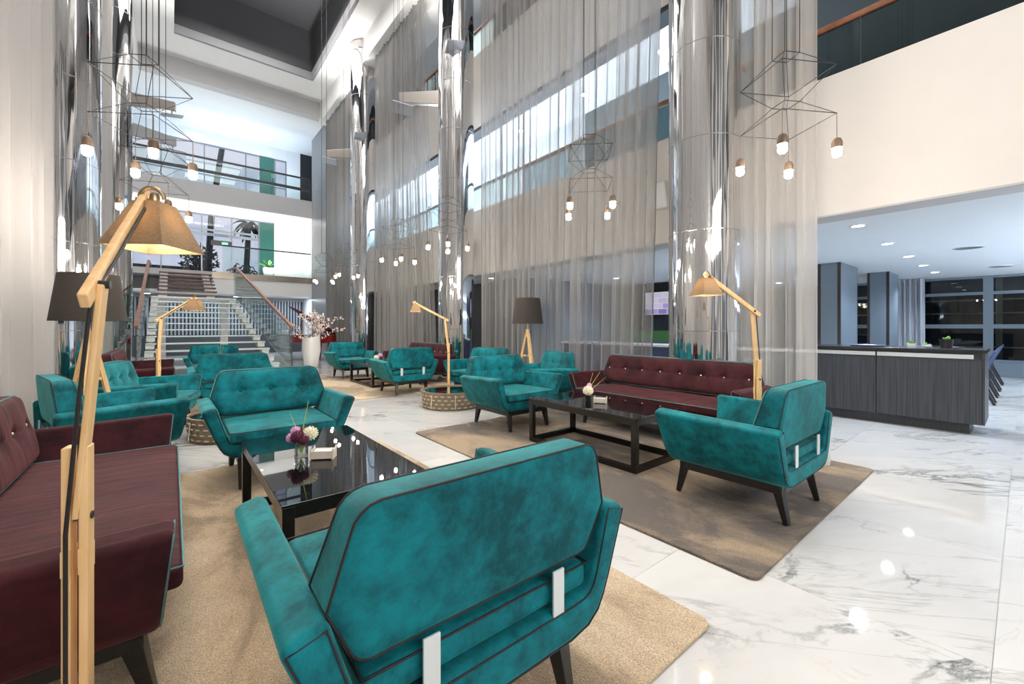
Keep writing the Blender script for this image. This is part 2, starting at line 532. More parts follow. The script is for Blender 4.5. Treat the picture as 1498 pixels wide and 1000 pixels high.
def screen_mat():
    m, nt, n, l, p = newmat('television_picture')
    tc = n.new('ShaderNodeTexCoord')
    br = n.new('ShaderNodeTexBrick')
    br.inputs['Scale'].default_value = 3.0
    br.inputs['Color1'].default_value = (0.75, 0.70, 0.95, 1)
    br.inputs['Color2'].default_value = (0.22, 0.16, 0.62, 1)
    br.inputs['Mortar'].default_value = (0.9, 0.85, 0.6, 1)
    sx = n.new('ShaderNodeSeparateXYZ')
    cx = n.new('ShaderNodeCombineXYZ')
    l.new(tc.outputs['Object'], sx.inputs['Vector'])
    l.new(sx.outputs['Y'], cx.inputs['X'])
    l.new(sx.outputs['Z'], cx.inputs['Y'])
    l.new(cx.outputs['Vector'], br.inputs['Vector'])
    br.inputs['Mortar Size'].default_value = 0.03
    br.inputs['Brick Width'].default_value = 0.9
    br.inputs['Row Height'].default_value = 0.5
    l.new(br.outputs['Color'], p.inputs['Emission Color'])
    p.inputs['Base Color'].default_value = (0.02, 0.02, 0.03, 1)
    p.inputs['Emission Strength'].default_value = 0.7
    return m
M['screen'] = screen_mat()

# ------------------------------------------------------------------ mesh helpers
class MB:
    def __init__(s):
        s.v, s.f = [], []
    def add(s, vs, fs):
        b = len(s.v)
        s.v += [tuple(p) for p in vs]
        s.f += [tuple(b + i for i in q) for q in fs]
        return s
    def box(s, x0, x1, y0, y1, z0, z1):
        return s.add([(x0, y0, z0), (x1, y0, z0), (x1, y1, z0), (x0, y1, z0), (x0, y0, z1), (x1, y0, z1), (x1, y1, z1), (x0, y1, z1)],
                     [(3, 2, 1, 0), (4, 5, 6, 7), (0, 1, 5, 4), (1, 2, 6, 5), (2, 3, 7, 6), (3, 0, 4, 7)])
    def bar(s, p0, p1, w0, h0, w1=None, h1=None, up=(0, 0, 1)):
        p0, p1 = Vector(p0), Vector(p1)
        w1 = w0 if w1 is None else w1
        h1 = h0 if h1 is None else h1
        d = (p1 - p0).normalized()
        u = Vector(up)
        if abs(d.dot(u)) > 0.98:
            u = Vector((0, 1, 0))
        a = d.cross(u).normalized()
        b = a.cross(d).normalized()
        vs = []
        for p, w, h in ((p0, w0, h0), (p1, w1, h1)):
            for sx, sy in ((-1, -1), (1, -1), (1, 1), (-1, 1)):
                vs.append(p + a * sx * w / 2 + b * sy * h / 2)
        return s.add(vs, [(0, 1, 2, 3), (7, 6, 5, 4), (1, 0, 4, 5), (2, 1, 5, 6), (3, 2, 6, 7), (0, 3, 7, 4)])
    def tube(s, path, r, n=8, closed=False, caps=True):
        P = [Vector(p) for p in path]
        rs = r if isinstance(r, (list, tuple)) else [r] * len(P)
        m = len(P)
        nrm = None
        vs = []
        for i, p in enumerate(P):
            a = P[(i - 1) % m] if (closed or i > 0) else P[i]
            b = P[(i + 1) % m] if (closed or i < m - 1) else P[i]
            t = (b - a)
            t = t.normalized() if t.length > 1e-9 else Vector((0, 0, 1))
            if nrm is None:
                nrm = t.orthogonal().normalized()
            else:
                nrm = nrm - t * nrm.dot(t)
                nrm = nrm.normalized() if nrm.length > 1e-6 else t.orthogonal().normalized()
            bi = t.cross(nrm)
            for k in range(n):
                an = 2 * PI * k / n
                vs.append(p + (nrm * math.cos(an) + bi * math.sin(an)) * rs[i])
        fs = []
        for i in range(m if closed else m - 1):
            j = (i + 1) % m
            for k in range(n):
                k2 = (k + 1) % n
                fs.append((i * n + k, i * n + k2, j * n + k2, j * n + k))
        if caps and not closed:
            fs.append(tuple(range(n - 1, -1, -1)))
            fs.append(tuple((m - 1) * n + k for k in range(n)))
        return s.add(vs, fs)
    def lathe(s, prof, n=24, c=(0, 0, 0), caps=True):
        vs, fs = [], []
        for r, z in prof:
            for k in range(n):
                a = 2 * PI * k / n
                vs.append((c[0] + r * math.cos(a), c[1] + r * math.sin(a), c[2] + z))
        for i in range(len(prof) - 1):
            for k in range(n):
                k2 = (k + 1) % n
                fs.append((i * n + k, i * n + k2, (i + 1) * n + k2, (i + 1) * n + k))
        if caps:
            fs.append(tuple(range(n - 1, -1, -1)))
            fs.append(tuple((len(prof) - 1) * n + k for k in range(n)))
        return s.add(vs, fs)
    def cyl(s, x, y, z0, z1, r0, r1=None, n=20):
        return s.lathe([(r0, z0), (r0 if r1 is None else r1, z1)], n, (x, y, 0))
    def prism(s, poly, z0, z1):
        n = len(poly)
        vs = [(x, y, z0) for x, y in poly] + [(x, y, z1) for x, y in poly]
        fs = [tuple(range(n - 1, -1, -1)), tuple(range(n, 2 * n))]
        fs += [(i, (i + 1) % n, n + (i + 1) % n, n + i) for i in range(n)]
        return s.add(vs, fs)
    def ball(s, c, r, seg=10, rings=7, jit=0.0, sq=(1, 1, 1)):
        vs, fs = [], []
        for i in range(rings + 1):
            th = PI * i / rings
            for k in range(seg):
                a = 2 * PI * k / seg
                q = r * (1 + random.uniform(-jit, jit))
                vs.append((c[0] + q * sq[0] * math.sin(th) * math.cos(a), c[1] + q * sq[1] * math.sin(th) * math.sin(a), c[2] + q * sq[2] * math.cos(th)))
        for i in range(rings):
            for k in range(seg):
                k2 = (k + 1) % seg
                fs.append((i * seg + k, (i + 1) * seg + k, (i + 1) * seg + k2, i * seg + k2))
        return s.add(vs, fs)
    def mesh(s, name, m, smooth=False):
        me = bpy.data.meshes.new(name)
        me.from_pydata(s.v, [], s.f)
        bm = bmesh.new()
        bm.from_mesh(me)
        bmesh.ops.remove_doubles(bm, verts=bm.verts, dist=1e-6)
        bmesh.ops.recalc_face_normals(bm, faces=bm.faces)
        bm.to_mesh(me)
        bm.free()
        me.materials.append(m)
        if smooth:
            for p in me.polygons:
                p.use_smooth = True
        return me
    def build(s, name, m, parent=None, smooth=False, bevel=0.0, segs=2, sharp=True, subsurf=0):
        me = s.mesh(name, m, smooth)
        return link(name, me, parent, bevel, segs, smooth and sharp, subsurf)

def link(name, me, parent=None, bevel=0.0, segs=2, autosmooth=False, subsurf=0):
    o = bpy.data.objects.new(name, me)
    COL.objects.link(o)
    if parent is not None:
        o.parent = parent
    if bevel:
        b = o.modifiers.new('bevel', 'BEVEL')
        b.width = bevel
        b.segments = segs
        b.limit_method = 'ANGLE'
        b.angle_limit = math.radians(40)
        for p in me.polygons:
            p.use_smooth = True
        w = o.modifiers.new('weighted', 'WEIGHTED_NORMAL')
        w.keep_sharp = True
    if subsurf:
        q = o.modifiers.new('subsurf', 'SUBSURF')
        q.levels = q.render_levels = subsurf
    if autosmooth and not bevel:
        try:
            me.set_sharp_from_angle(angle=math.radians(35))
        except Exception:
            pass
    return o

def tag(o, label=None, cat=None, group=None, kind=None):
    if label: o['label'] = label
    if cat: o['category'] = cat
    if group: o['group'] = group
    if kind: o['kind'] = kind
    return o

def empty(name, loc=(0, 0, 0), rz=0.0, label=None, cat=None, group=None):
    o = bpy.data.objects.new(name, None)
    COL.objects.link(o)
    o.location = loc
    o.rotation_euler = (0, 0, rz)
    o.empty_display_size = 0.1
    return tag(o, label, cat, group)

def struct(o, label=None):
    o['kind'] = 'structure'
    if label: o['label'] = label
    return o

CHILDREN = {}
def copy_tree(o, parent=None):
    c = o.copy()
    COL.objects.link(c)
    c.parent = parent
    for ch in o.children:
        copy_tree(ch, c)
    return c

def copies(src, pts, parent=None, rot=None):
    """copies of one part at other places, sharing its mesh"""
    out = []
    for i, p in enumerate(pts):
        c = src.copy()
        COL.objects.link(c)
        c.parent = parent
        c.location = p
        if rot: c.rotation_euler = rot[i]
        out.append(c)
    return out

def box_obj(name, b, m, parent=None, bevel=0.0):
    return MB().box(*b).build(name, m, parent, bevel=bevel)
# ================================================================== STRUCTURE
TOPZ = 11.4
fl = struct(box_obj('floor', (-3, 17.2, -5, 27, -0.25, -0.004), M['marble']), 'white veined marble floor of the lobby')
t_proto = None
TW = 1.2
for i in range(-2, 15):
    for j in range(-3, 10):
        x0, y0 = i * TW + 0.02, j * TW + 0.08
        if x0 < -2.5 or x0 > 15.6: continue
        if t_proto is None:
            t_proto = box_obj('marble_tile', (0.001, TW - 0.001, 0.001, TW - 0.001, -0.003, 0.0), M['marble'], fl)
            t_proto.location = (x0, y0, 0)
        else:
            copies(t_proto, [(x0, y0, 0)], fl)

struct(box_obj('wall_left', (-2.3, -1.9, -5, 26, 0, 11.7), M['white']))
struct(box_obj('wall_near', (-2.3, 17.2, -5.3, -5.0, 0, 11.7), M['pier_grey']))
for k in range(12):  # strips added on the unseen wall, for contrast in the chrome reflections
    struct(box_obj('trim_reflection', (-2.2 + k * 1.5, -1.6 + k * 1.5, -5.0, -4.94, 0, 11.4), M['white']), 'white strip added on the near wall for chrome reflections')
# right wall: three bands between open galleries
struct(box_obj('wall_right', (6.0, 6.35, -5, 20.3, 2.62, 4.25), M['beige']), 'warm white wall band above the restaurant opening')
struct(box_obj('wall_right', (6.0, 6.35, -5, 20.3, 6.35, 8.2), M['beige']), 'second warm white wall band between the galleries')
struct(box_obj('wall_right', (5.62, 6.35, -5, 20.3, 10.25, 11.4), M['white']), 'topmost white band above the curtains')
struct(box_obj('trim_1', (5.18, 5.62, -5, 20.3, 10.55, 11.4), M['white']), 'white pelmet over the right curtains')
struct(box_obj('trim_2', (-1.9, -0.95, -5, 20.3, 10.55, 11.4), M['white']), 'white pelmet over the left curtains')
struct(box_obj('trim_3', (5.995, 6.355, -5, 20.3, 2.60, 2.62), M['grey_paint']), 'grey underside of the wall band')
# galleries behind the right wall
struct(box_obj('floor', (6.35, 7.9, -5, 20.3, 3.88, 4.0), M['grey_paint']), 'first gallery floor')
struct(box_obj('ceiling', (6.35, 7.9, -5, 20.3, 6.35, 6.5), M['cool_white']), 'first gallery ceiling')
struct(box_obj('trim_4', (6.02, 6.34, -5, 20.3, 6.27, 6.35), M['charcoal']), 'dark track above the first gallery')
struct(box_obj('floor', (6.35, 7.9, -5, 20.3, 7.9, 8.05), M['charcoal']), 'second gallery floor')
struct(box_obj('ceiling', (6.35, 7.9, -5, 20.3, 10.25, 10.4), M['grey_paint']), 'second gallery ceiling')
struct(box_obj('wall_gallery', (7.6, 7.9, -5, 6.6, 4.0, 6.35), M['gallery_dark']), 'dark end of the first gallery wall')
struct(box_obj('wall_gallery', (7.6, 7.9, 6.6, 20.3, 4.0, 6.35), M['cool_white']), 'white part of the first gallery wall')
struct(box_obj('wall_gallery', (7.6, 7.9, -5, 20.3, 8.05, 10.25), M['charcoal']), 'dark second gallery wall')
# lobby ceiling with a deep dark recess
cm = MB()
cm.box(-1.9, 0.05, -5, 20.1, TOPZ, 11.75)
cm.box(4.5, 6.35, -5, 20.1, TOPZ, 11.75)
cm.box(0.05, 4.5, 18.5, 20.1, TOPZ, 11.75)
cm.box(0.05, 4.5, -5, -1.2, TOPZ, 11.75)
struct(cm.build('ceiling', M['white']), 'white lobby ceiling around the dark recess')
struct(box_obj('trim_5', (0.06, 4.49, 18.38, 18.49, 11.40, 11.68), M['lip_grey']), 'grey lip at the far edge of the recess')
struct(box_obj('trim_6', (4.40, 4.49, -1.2, 18.38, 11.40, 11.68), M['lip_grey']), 'grey lip along the right edge of the recess')
rc = MB()
rc.box(-0.1, 4.65, -1.4, 18.7, 13.4, 13.5)
rc.box(-0.1, 0.04, -1.4, 18.7, 11.76, 13.4)
rc.box(4.51, 4.65, -1.4, 18.7, 11.76, 13.4)
rc.box(-0.1, 4.65, 18.51, 18.7, 11.76, 13.4)
rc.box(-0.1, 4.65, -1.4, -1.21, 11.76, 13.4)
struct(rc.build('ceiling', M['dark_recess']), 'charcoal inside of the ceiling recess')
# beam and pier at the back
struct(box_obj('trim_7', (-1.9, 6.35, 20.1, 20.5, 10.72, 11.75), M['grey_paint']), 'pale grey ceiling beam in front of the back galleries')
struct(box_obj('wall_back', (5.48, 6.05, 20.3, 22.8, 0, 10.72), M['pier_grey']), 'slate grey pier at the end of the curtains')
struct(box_obj('ceiling', (-2.3, 8.0, 20.5, 25.3, 10.72, 10.9), M['cool_white']), 'white ceiling over the upper back gallery')
struct(box_obj('trim_8', (-1.9, 5.47, 22.8, 25.0, 6.8, 7.64), M['grey_paint']), 'upper back gallery slab edge')
struct(box_obj('ceiling', (-1.9, 5.47, 22.82, 25.0, 6.76, 6.80), M['white']), 'white ceiling of the mezzanine')
struct(box_obj('floor', (1.36, 5.47, 22.82, 25.0, 3.5, 3.74), M['grey_paint']), 'mezzanine floor')
struct(box_obj('floor', (-1.9, 1.36, 22.62, 25.0, 3.5, 3.74), M['grey_paint']), 'mezzanine floor at the head of the stairs')
struct(box_obj('trim_9', (1.36, 5.47, 22.76, 22.82, 3.48, 3.76), M['bronze']), 'bronze edge of the mezzanine')
struct(box_obj('wall_back', (1.36, 5.47, 22.8, 23.0, 2.80, 3.48), M['white']), 'white fascia under the mezzanine')
struct(box_obj('ceiling', (-1.9, 5.47, 23.0, 24.6, 2.80, 2.9), M['white']), 'white ceiling under the mezzanine')
struct(box_obj('wall_back', (-1.9, 6.05, 24.5, 24.8, 0, 3.5), M['grey_paint']), 'ground floor back wall behind the slats')
struct(box_obj('wall_back', (4.15, 5.47, 24.9, 25.2, 3.74, 6.8), M['white']), 'white mezzanine wall beside the glazing')
struct(box_obj('wall_back', (4.75, 5.40, 24.9, 25.2, 7.64, 10.72), M['cool_white']), 'white wall beside the upper glazing')
struct(box_obj('wall_back', (5.40, 8.0, 24.9, 25.2, 7.64, 10.72), M['black_paint']), 'black wall panel at the end of the upper gallery')
struct(box_obj('wall_side', (5.47, 6.05, 22.8, 25.0, 0, 7.64), M['cool_white']))
struct(box_obj('wall_far', (7.9, 8.1, 20.3, 25.2, 7.64, 10.9), M['cool_white']))
struct(box_obj('wall_far', (6.05, 8.1, 20.3, 20.45, 0, 10.9), M['cool_white']))
# teal glass pier beside the glazing, on both levels
for k, (z0, z1) in enumerate(((3.74, 6.7), (7.64, 10.1))):
    o = box_obj('glass_pier', (3.50, 4.14, 24.88, 25.0, z0, z1), M['teal_glass'])
    tag(o, 'teal glass pier beside the ' + ('mezzanine' if k == 0 else 'upper gallery') + ' glazing', 'pier')

# back glazing, two storeys
def glazing(name, X0, X1, Y, z0, z1, xs, zs, label):
    w = struct(empty(name, (0, 0, 0), 0, label))
    fr = MB()
    fr.box(X0, X1, Y - 0.04, Y + 0.04, z0, z0 + 0.06)
    fr.box(X0, X1, Y - 0.04, Y + 0.04, z1 - 0.06, z1)
    fr.box(X0, X0 + 0.05, Y - 0.04, Y + 0.04, z0 + 0.06, z1 - 0.06)
    fr.box(X1 - 0.05, X1, Y - 0.04, Y + 0.04, z0 + 0.06, z1 - 0.06)
    fr.build('window_frame', M['frame_grey'], w)
    xs = [X0] + xs + [X1]
    for x in xs[1:-1]:
        box_obj('mullion', (x - 0.025, x + 0.025, Y - 0.04, Y + 0.04, z0 + 0.06, z1 - 0.06), M['frame_grey'], w)
    for (za, zb) in zs:
        box_obj('transom', (X0 + 0.05, X1 - 0.05, Y - 0.07, Y - 0.041, za, zb), M['frame_grey'], w)
    for a, b in zip(xs[:-1], xs[1:]):
        box_obj('pane', (a + 0.027, b - 0.027, Y - 0.005, Y + 0.005, z0 + 0.07, z1 - 0.07), M['clear_glass'], w)
    return w
glazing('window_1', -1.9, 3.50, 25.0, 3.74, 6.76, [-0.4, 1.1, 2.3], [(5.95, 6.05), (5.72, 5.86)], 'tall glazing behind the mezzanine')
glazing('window_2', -1.9, 4.75, 25.0, 7.64, 10.15, [-0.4, 1.2, 2.9, 4.2], [(8.62, 8.68)], 'glazing of the upper back gallery')
struct(box_obj('trim_10', (-1.9, 5.40, 24.94, 25.06, 10.15, 10.72), M['cool_white']), 'white bulkhead over the upper glazing')

# ------------------------------------------------------------------ restaurant shell
RZ = 2.66
struct(box_obj('ceiling', (6.36, 17.2, -4.2, 20.0, RZ, RZ + 0.15), M['cool_white']), 'cool white restaurant ceiling')
struct(box_obj('wall_restaurant', (6.36, 17.0, -4.2, -4.0, 0, RZ), M['cool_white']))
struct(box_obj('wall_restaurant', (7.5, 7.7, 8.6, 20.0, 0, RZ), M['charcoal']), 'charcoal wall behind the far curtains')
struct(box_obj('wall_restaurant', (7.7, 11.6, 8.6, 8.8, 0, RZ), M['pillar_blue']), 'charcoal return wall')
struct(box_obj('wall_restaurant', (11.62, 11.8, 6.2, 8.6, 0, RZ), M['black_paint']), 'black wall behind the slats')
# window wall of the restaurant
WX = 16.8
w = struct(empty('window_3', (0, 0, 0), 0, 'dark restaurant window wall with blue grey frames'))
struct(box_obj('baseboard_right', (WX - 0.1, WX + 0.15, -4.0, 8.6, 0, 0.36), M['frame_blue']))
ys = [-3.9, -1.45, 0.62, 2.6, 4.4, 6.2, 8.5]
for y in ys:
    box_obj('mullion', (WX - 0.06, WX + 0.06, y - 0.09, y + 0.09, 0.36, RZ), M['frame_blue'], w)
for a, b in zip(ys[:-1], ys[1:]):
    for za, zb in ((0.36, 0.44), (1.26, 1.37), (2.16, 2.24), (2.60, RZ)):
        box_obj('transom', (WX - 0.05, WX + 0.05, a + 0.09, b - 0.09, za, zb), M['frame_blue'], w)
    for za, zb in ((0.44, 1.26), (1.37, 2.16), (2.24, 2.60)):
        box_obj('pane', (WX - 0.006, WX + 0.006, a + 0.09, b - 0.09, za, zb), M['night_glass'], w)
# night outside: an added dark wall blocks the sky; cream railings and a post
struct(box_obj('wall_sky_block', (19.5, 19.8, -12, 16, -0.5, 9), M['night_wall']))
struct(box_obj('ground', (17.0, 19.5, -12, 16, -0.6, -0.3), M['night_wall']))
g = empty('outside_railing', (17.35, 2, -0.3), 0, 'cream horizontal railing outside the dark restaurant window', 'railing')
for z in (1.05, 1.98, 2.35, 2.95):
    box_obj('rail', (-0.02, 0.02, -10, 9, z - 0.02, z + 0.02), M['outside_rail'], g)
for y in (-1.55, 3.6, 5.6):
    box_obj('post', (0.03, 0.13, y - 0.06, y + 0.06, 0, 3.3), M['outside_rail'], g)

# ================================================================== COLUMNS
def column(x, y, label):
    c = empty('chrome_column', (x, y, 0), 0, label, 'column', 'mirror chrome columns')
    MB().lathe([(0.43, 0.0), (0.43, 1.24), (0.43, 11.12)], 64).build('shaft', M['chrome'], c, smooth=True)
    MB().lathe([(0.47, 11.12), (0.47, 11.25), (0.435, 11.26), (0.435, 11.395)], 48).build('collar', M['white'], c, smooth=True)
    rg = None
    for z in (1.25, 2.48, 3.62, 4.78, 5.95, 7.1, 8.3, 9.5):
        if rg is None:
            rg = MB().lathe([(0.4305, -0.006), (0.4335, -0.005), (0.4335, 0.005), (0.4305, 0.006)], 64, caps=False).build('joint_ring', M['chrome_joint'], c, smooth=True)
            rg.location = (0, 0, z)
        else:
            copies(rg, [(0, 0, z)], c)
    MB().lathe([(0.445, 0.0), (0.445, 0.09), (0.432, 0.10)], 48, caps=False).build('base_ring', M['steel'], c, smooth=True)
    return c
column(5.35, 2.63, 'broad mirror chrome column right behind the long burgundy sofa')
column(5.35, 8.73, 'middle mirror chrome column between two curtains, carrying bracket arms and square plates')
column(5.35, 15.1, 'far slender chrome column standing beside the grand piano')
column(-1.25, 8.73, 'chrome column at left behind the black drum shade')
column(-1.25, 15.1, 'farther left chrome column, seen beyond the nearer one, beside the stairs')

# ================================================================== CURTAINS
def curtain(x, y0, y1, z0, z1, mat, label, waves, amp=0.055, b0=0.0, b1=0.0, group='sheer full height curtains', seed=0, name='sheer_curtain'):
    rnd = random.Random(seed)
    n = waves * 8
    nz = 14
    ph = [rnd.uniform(0, 2 * PI) for _ in range(6)]
    vs, fs = [], []
    L = y1 - y0
    for j in range(nz + 1):
        t = j / nz
        z = z0 + (z1 - z0) * t
        lo, hi = y0 + b0 * (1 - t), y1 + b1 * (1 - t)
        for i in range(n + 1):
            q = i / n
            a = 2 * PI * waves * q
            wob = 0.7 * math.sin(3.1 * q * 2 * PI + ph[0]) + 0.5 * math.sin(7.3 * q * 2 * PI + ph[1])
            am = amp * (0.75 + 0.35 * math.sin(5 * q * 2 * PI + ph[2]) + 0.15 * math.sin(11 * q * 2 * PI + ph[3]))
            dx = am * math.sin(a + wob + 0.25 * math.sin(4 * t + ph[4])) + 0.012 * math.sin(2 * a + ph[5])
            dy = 0.13 * L / waves * math.sin(2 * (a + wob)) * 0.5
            yy = lo + (hi - lo) * q + dy
            vs.append((x + dx * (1.15 - 0.3 * t), yy, z))
    for j in range(nz):
        for i in range(n):
            b = j * (n + 1) + i
            fs.append((b, b + 1, b + n + 2, b + n + 1))
    mb = MB().add(vs, fs)
    o = mb.build(name, mat, None, smooth=True, sharp=False)
    return tag(o, label, 'curtain', group)
CT = 10.56
curtain(5.42, 1.42, 2.36, 0.02, CT, M['curtain_mid'], 'grey sheer curtain right of the broad chrome column, beside the counter', 6, 0.075, 0.0, 0.0, seed=1)
curtain(5.42, 3.16, 7.80, 0.02, CT, M['curtain'], 'wide grey sheer curtain behind the burgundy sofa, left of the broad column', 24, 0.06, 0.30, -0.05, seed=2)
curtain(5.42, 10.60, 14.0, 0.02, CT, M['curtain'], 'grey sheer curtain between the middle and the far chrome columns', 19, 0.06, -0.75, 0.10, seed=3)
curtain(5.42, 16.4, 19.9, 0.02, CT, M['curtain'], 'farthest grey sheer curtain next to the slate grey pier', 20, 0.06, 0.0, 0.0, seed=4)
curtain(-1.15, -2.6, 7.75, 0.02, CT, M['curtain_light'], 'pale sheer curtain at the left edge behind the near burgundy sofa', 24, 0.09, 0.0, 0.0, seed=5)
curtain(-1.22, 9.5, 14.4, 0.02, CT, M['curtain_light'], 'pale sheer curtain between the two left chrome columns', 14, 0.08, 0.0, 0.0, seed=6)
curtain(16.2, 1.75, 2.45, 0.03, RZ - 0.01, M['drape'], 'opaque grey drape at the restaurant window beside the second pillar', 6, 0.05, 0.0, 0.0, group=None, seed=8, name='window_drape')

# ================================================================== GALLERY RAILS
def balustrade(label, y0, y1, z0, z1, x, glass, rail, n, railh=0.07):
    b = empty('gallery_balustrade', (x, y0, z0), 0, label, 'balustrade')
    L = (y1 - y0) / n
    for k in range(n):
        box_obj('glass_panel', (-0.008, 0.008, k * L + 0.008, (k + 1) * L - 0.008, 0, z1 - z0 - railh), glass, b)
    box_obj('handrail', (-0.03, 0.03, 0, y1 - y0, z1 - z0 - railh, z1 - z0), rail, b, bevel=0.01)
    return b
balustrade('smoked glass balustrade with brown handrail above the restaurant opening', -4.8, 7.2, 4.25, 4.95, 6.17, M['smoked_glass'], M['rail_wood'], 8)
balustrade('clear glass balustrade of the first gallery behind the curtains', 7.25, 20.2, 4.25, 4.95, 6.17, M['rail_glass'], M['frame_grey'], 8)
balustrade('glass balustrade with red brown rail on the second gallery', -4.8, 20.2, 8.2, 9.05, 6.17, M['smoked_glass'], M['rail_wood'], 14)

def back_rail(label, x0, x1, y, z0, z1, rails, n):
    b = empty('back_balustrade', (x0, y, z0), 0, label, 'balustrade')
    L = (x1 - x0) / n
    for k in range(n):
        box_obj('glass_panel', (k * L + 0.008, (k + 1) * L - 0.008, -0.008, 0.008, 0, z1 - z0 - 0.05), M['rail_glass'], b)
    for (za, zb) in rails:
        box_obj('handrail', (0, x1 - x0, -0.05, -0.009, za - z0, zb - z0), M['charcoal'], b)
    return b
back_rail('glass balustrade with thin dark rail along the mezzanine edge', 1.75, 5.45, 22.87, 3.76, 5.0, [(4.94, 5.0)], 3)
back_rail('glass balustrade with two dark rails on the upper back gallery', -1.85, 5.40, 22.87, 7.64, 8.78, [(8.70, 8.78), (8.10, 8.24)], 5)

# ================================================================== STAIRCASE
st = empty('staircase', (0, 12.0, 0), 0, 'open staircase with pale treads, white blocks and wooden handrails up to the mezzanine', 'staircase')
N = 13
RISE = 2.30 / N
RUN = 0.475
def xr(i): return 2.16 - 0.042 * i
for i in range(N):
    z = RISE * (i + 1)
    y = RUN * i
    x1 = xr(i)
    MB().box(-0.52, x1 + 0.10, y, y + 0.40, z - 0.035, z).build('tread', M['tread_glass'], st)
    for xx in (-0.44, x1):
        MB().box(xx - 0.085, xx + 0.085, y + 0.04, y + 0.36, z - 0.15, z - 0.036).build('support_block', M['white'], st)
for xa, xb in ((-0.44, -0.44), (xr(0), xr(N - 1))):
    MB().bar((xa, 0.1, 0.0), (xb, RUN * N, RISE * N - 0.17), 0.07, 0.10).build('stringer', M['grey_paint'], st)
MB().box(-0.52, 1.75, RUN * N, 7.25, 2.235, 2.30).build('landing', M['white'], st)
for xx in (-0.28, 1.46):
    MB().box(xx - 0.11, xx + 0.11, 6.25, 6.45, 0, 2.23).build('post', M['white'], st)
for i in range(7):
    z = 2.30 + 0.18 * (i + 1)
    y = 7.0 + 0.52 * i
    MB().box(-0.42, 1.34, y, y + 0.40, z - 0.05, z).build('wooden_tread', M['tread_wood'], st, bevel=0.012)
    for xx in (-0.26, 1.10):
        MB().box(xx - 0.12, xx + 0.12, y + 0.05, y + 0.35, z - 0.18 + 0.001, z - 0.051).build('support_block', M['white'], st)
def glass_side(x0, x1):
    vs = []
    for x, y, za, zb in ((x0, 0.0, 0.16, 1.27), (x1, 6.1, 2.30, 3.42), (x1, 6.9, 2.36, 3.42)):
        vs += [(x - 0.008, y, za), (x + 0.008, y, za), (x + 0.008, y, zb), (x - 0.008, y, zb)]
    fs = [(0, 1, 2, 3), (8, 9, 10, 11)]
    for a in (0, 4):
        fs += [(a, a + 1, a + 5, a + 4), (a + 1, a + 2, a + 6, a + 5), (a + 2, a + 3, a + 7, a + 6), (a + 3, a, a + 4, a + 7)]
    MB().add(vs, fs).build('glass_panel', M['rail_glass'], st)
for xa, xb in ((2.40, 1.80), (-0.60, -0.60)):
    glass_side(xa, xb)
    h = MB()
    h.bar((xa, -0.06, 1.30), (xb, 6.1, 3.46), 0.07, 0.055)
    h.bar((xb, 6.06, 3.46), (xb - (0.15 if xa > 0 else 0), 7.4, 3.47), 0.07, 0.055)
    h.build('handrail', M['rail_wood'], st)
    MB().bar((xa, -0.03, 0.0), (xa, -0.03, 1.27), 0.02, 0.02).build('newel_post', M['charcoal'], st)

# screen of vertical slats and low dark wall under the mezzanine
sl = empty('slat_screen', (-1.75, 24.3, 0), 0, 'blue grey vertical slat screen under the mezzanine behind the stairs', 'screen')
sp = box_obj('slat', (-0.035, 0.035, -0.05, 0.05, 0.92, 2.62), M['slat_blue'], sl)
for k in range(52):
    if k == 0:
        sp.location = (0.1, 0, 0)
    else:
        copies(sp, [(0.1 + k * 0.135, 0, 0)], sl)
box_obj('back_panel', (0, 7.15, 0.08, 0.15, 0.0, 2.62), M['charcoal'], sl)
box_obj('base_panel', (0, 7.15, -0.12, 0.075, 0.0, 0.90), M['charcoal'], sl)

# ================================================================== OUTSIDE BEHIND THE GLAZING
def palm(x, y, h, lean, r, label):
    p = empty('palm_tree', (x, y, 0), 0, label, 'palm tree', 'palms outside the back glazing')
    MB().tube([(0, 0, 0), (lean * 0.3, 0, h * 0.5), (lean, 0, h)], [0.22, 0.17, 0.14], 8).build('trunk', M['silhouette_leaf'], p, smooth=True)
    for k in range(16):
        a = 2 * PI * k / 16 + random.uniform(-.15, .15)
        up = random.uniform(-0.1, 0.9)
        m = MB()
        pts = []
        for q in range(7):
            t = q / 6
            pts.append(Vector((lean + math.cos(a) * r * t, math.sin(a) * r * t, h + r * (up * t - 1.15 * t * t))))
        vs, fs = [], []
        for q, c in enumerate(pts):
            wd = 0.13 * math.sin(PI * (0.1 + 0.85 * q / 6))
            sd = Vector((-math.sin(a), math.cos(a), 0)) * wd
            vs += [c - sd - Vector((0, 0, wd * .8)), c, c + sd - Vector((0, 0, wd * .8))]
        for q in range(6):
            b = q * 3
            fs += [(b, b + 1, b + 4, b + 3), (b + 1, b + 2, b + 5, b + 4)]
        m.add(vs, fs)
        m.build('frond', M['silhouette_leaf'], p)
palm(3.45, 30.5, 7.75, 0.25, 0.95, 'dark palm with drooping crown outside the mezzanine glazing')
palm(1.5, 33.0, 17.5, 1.6, 2.0, 'taller leaning palm outside the upper glazing')
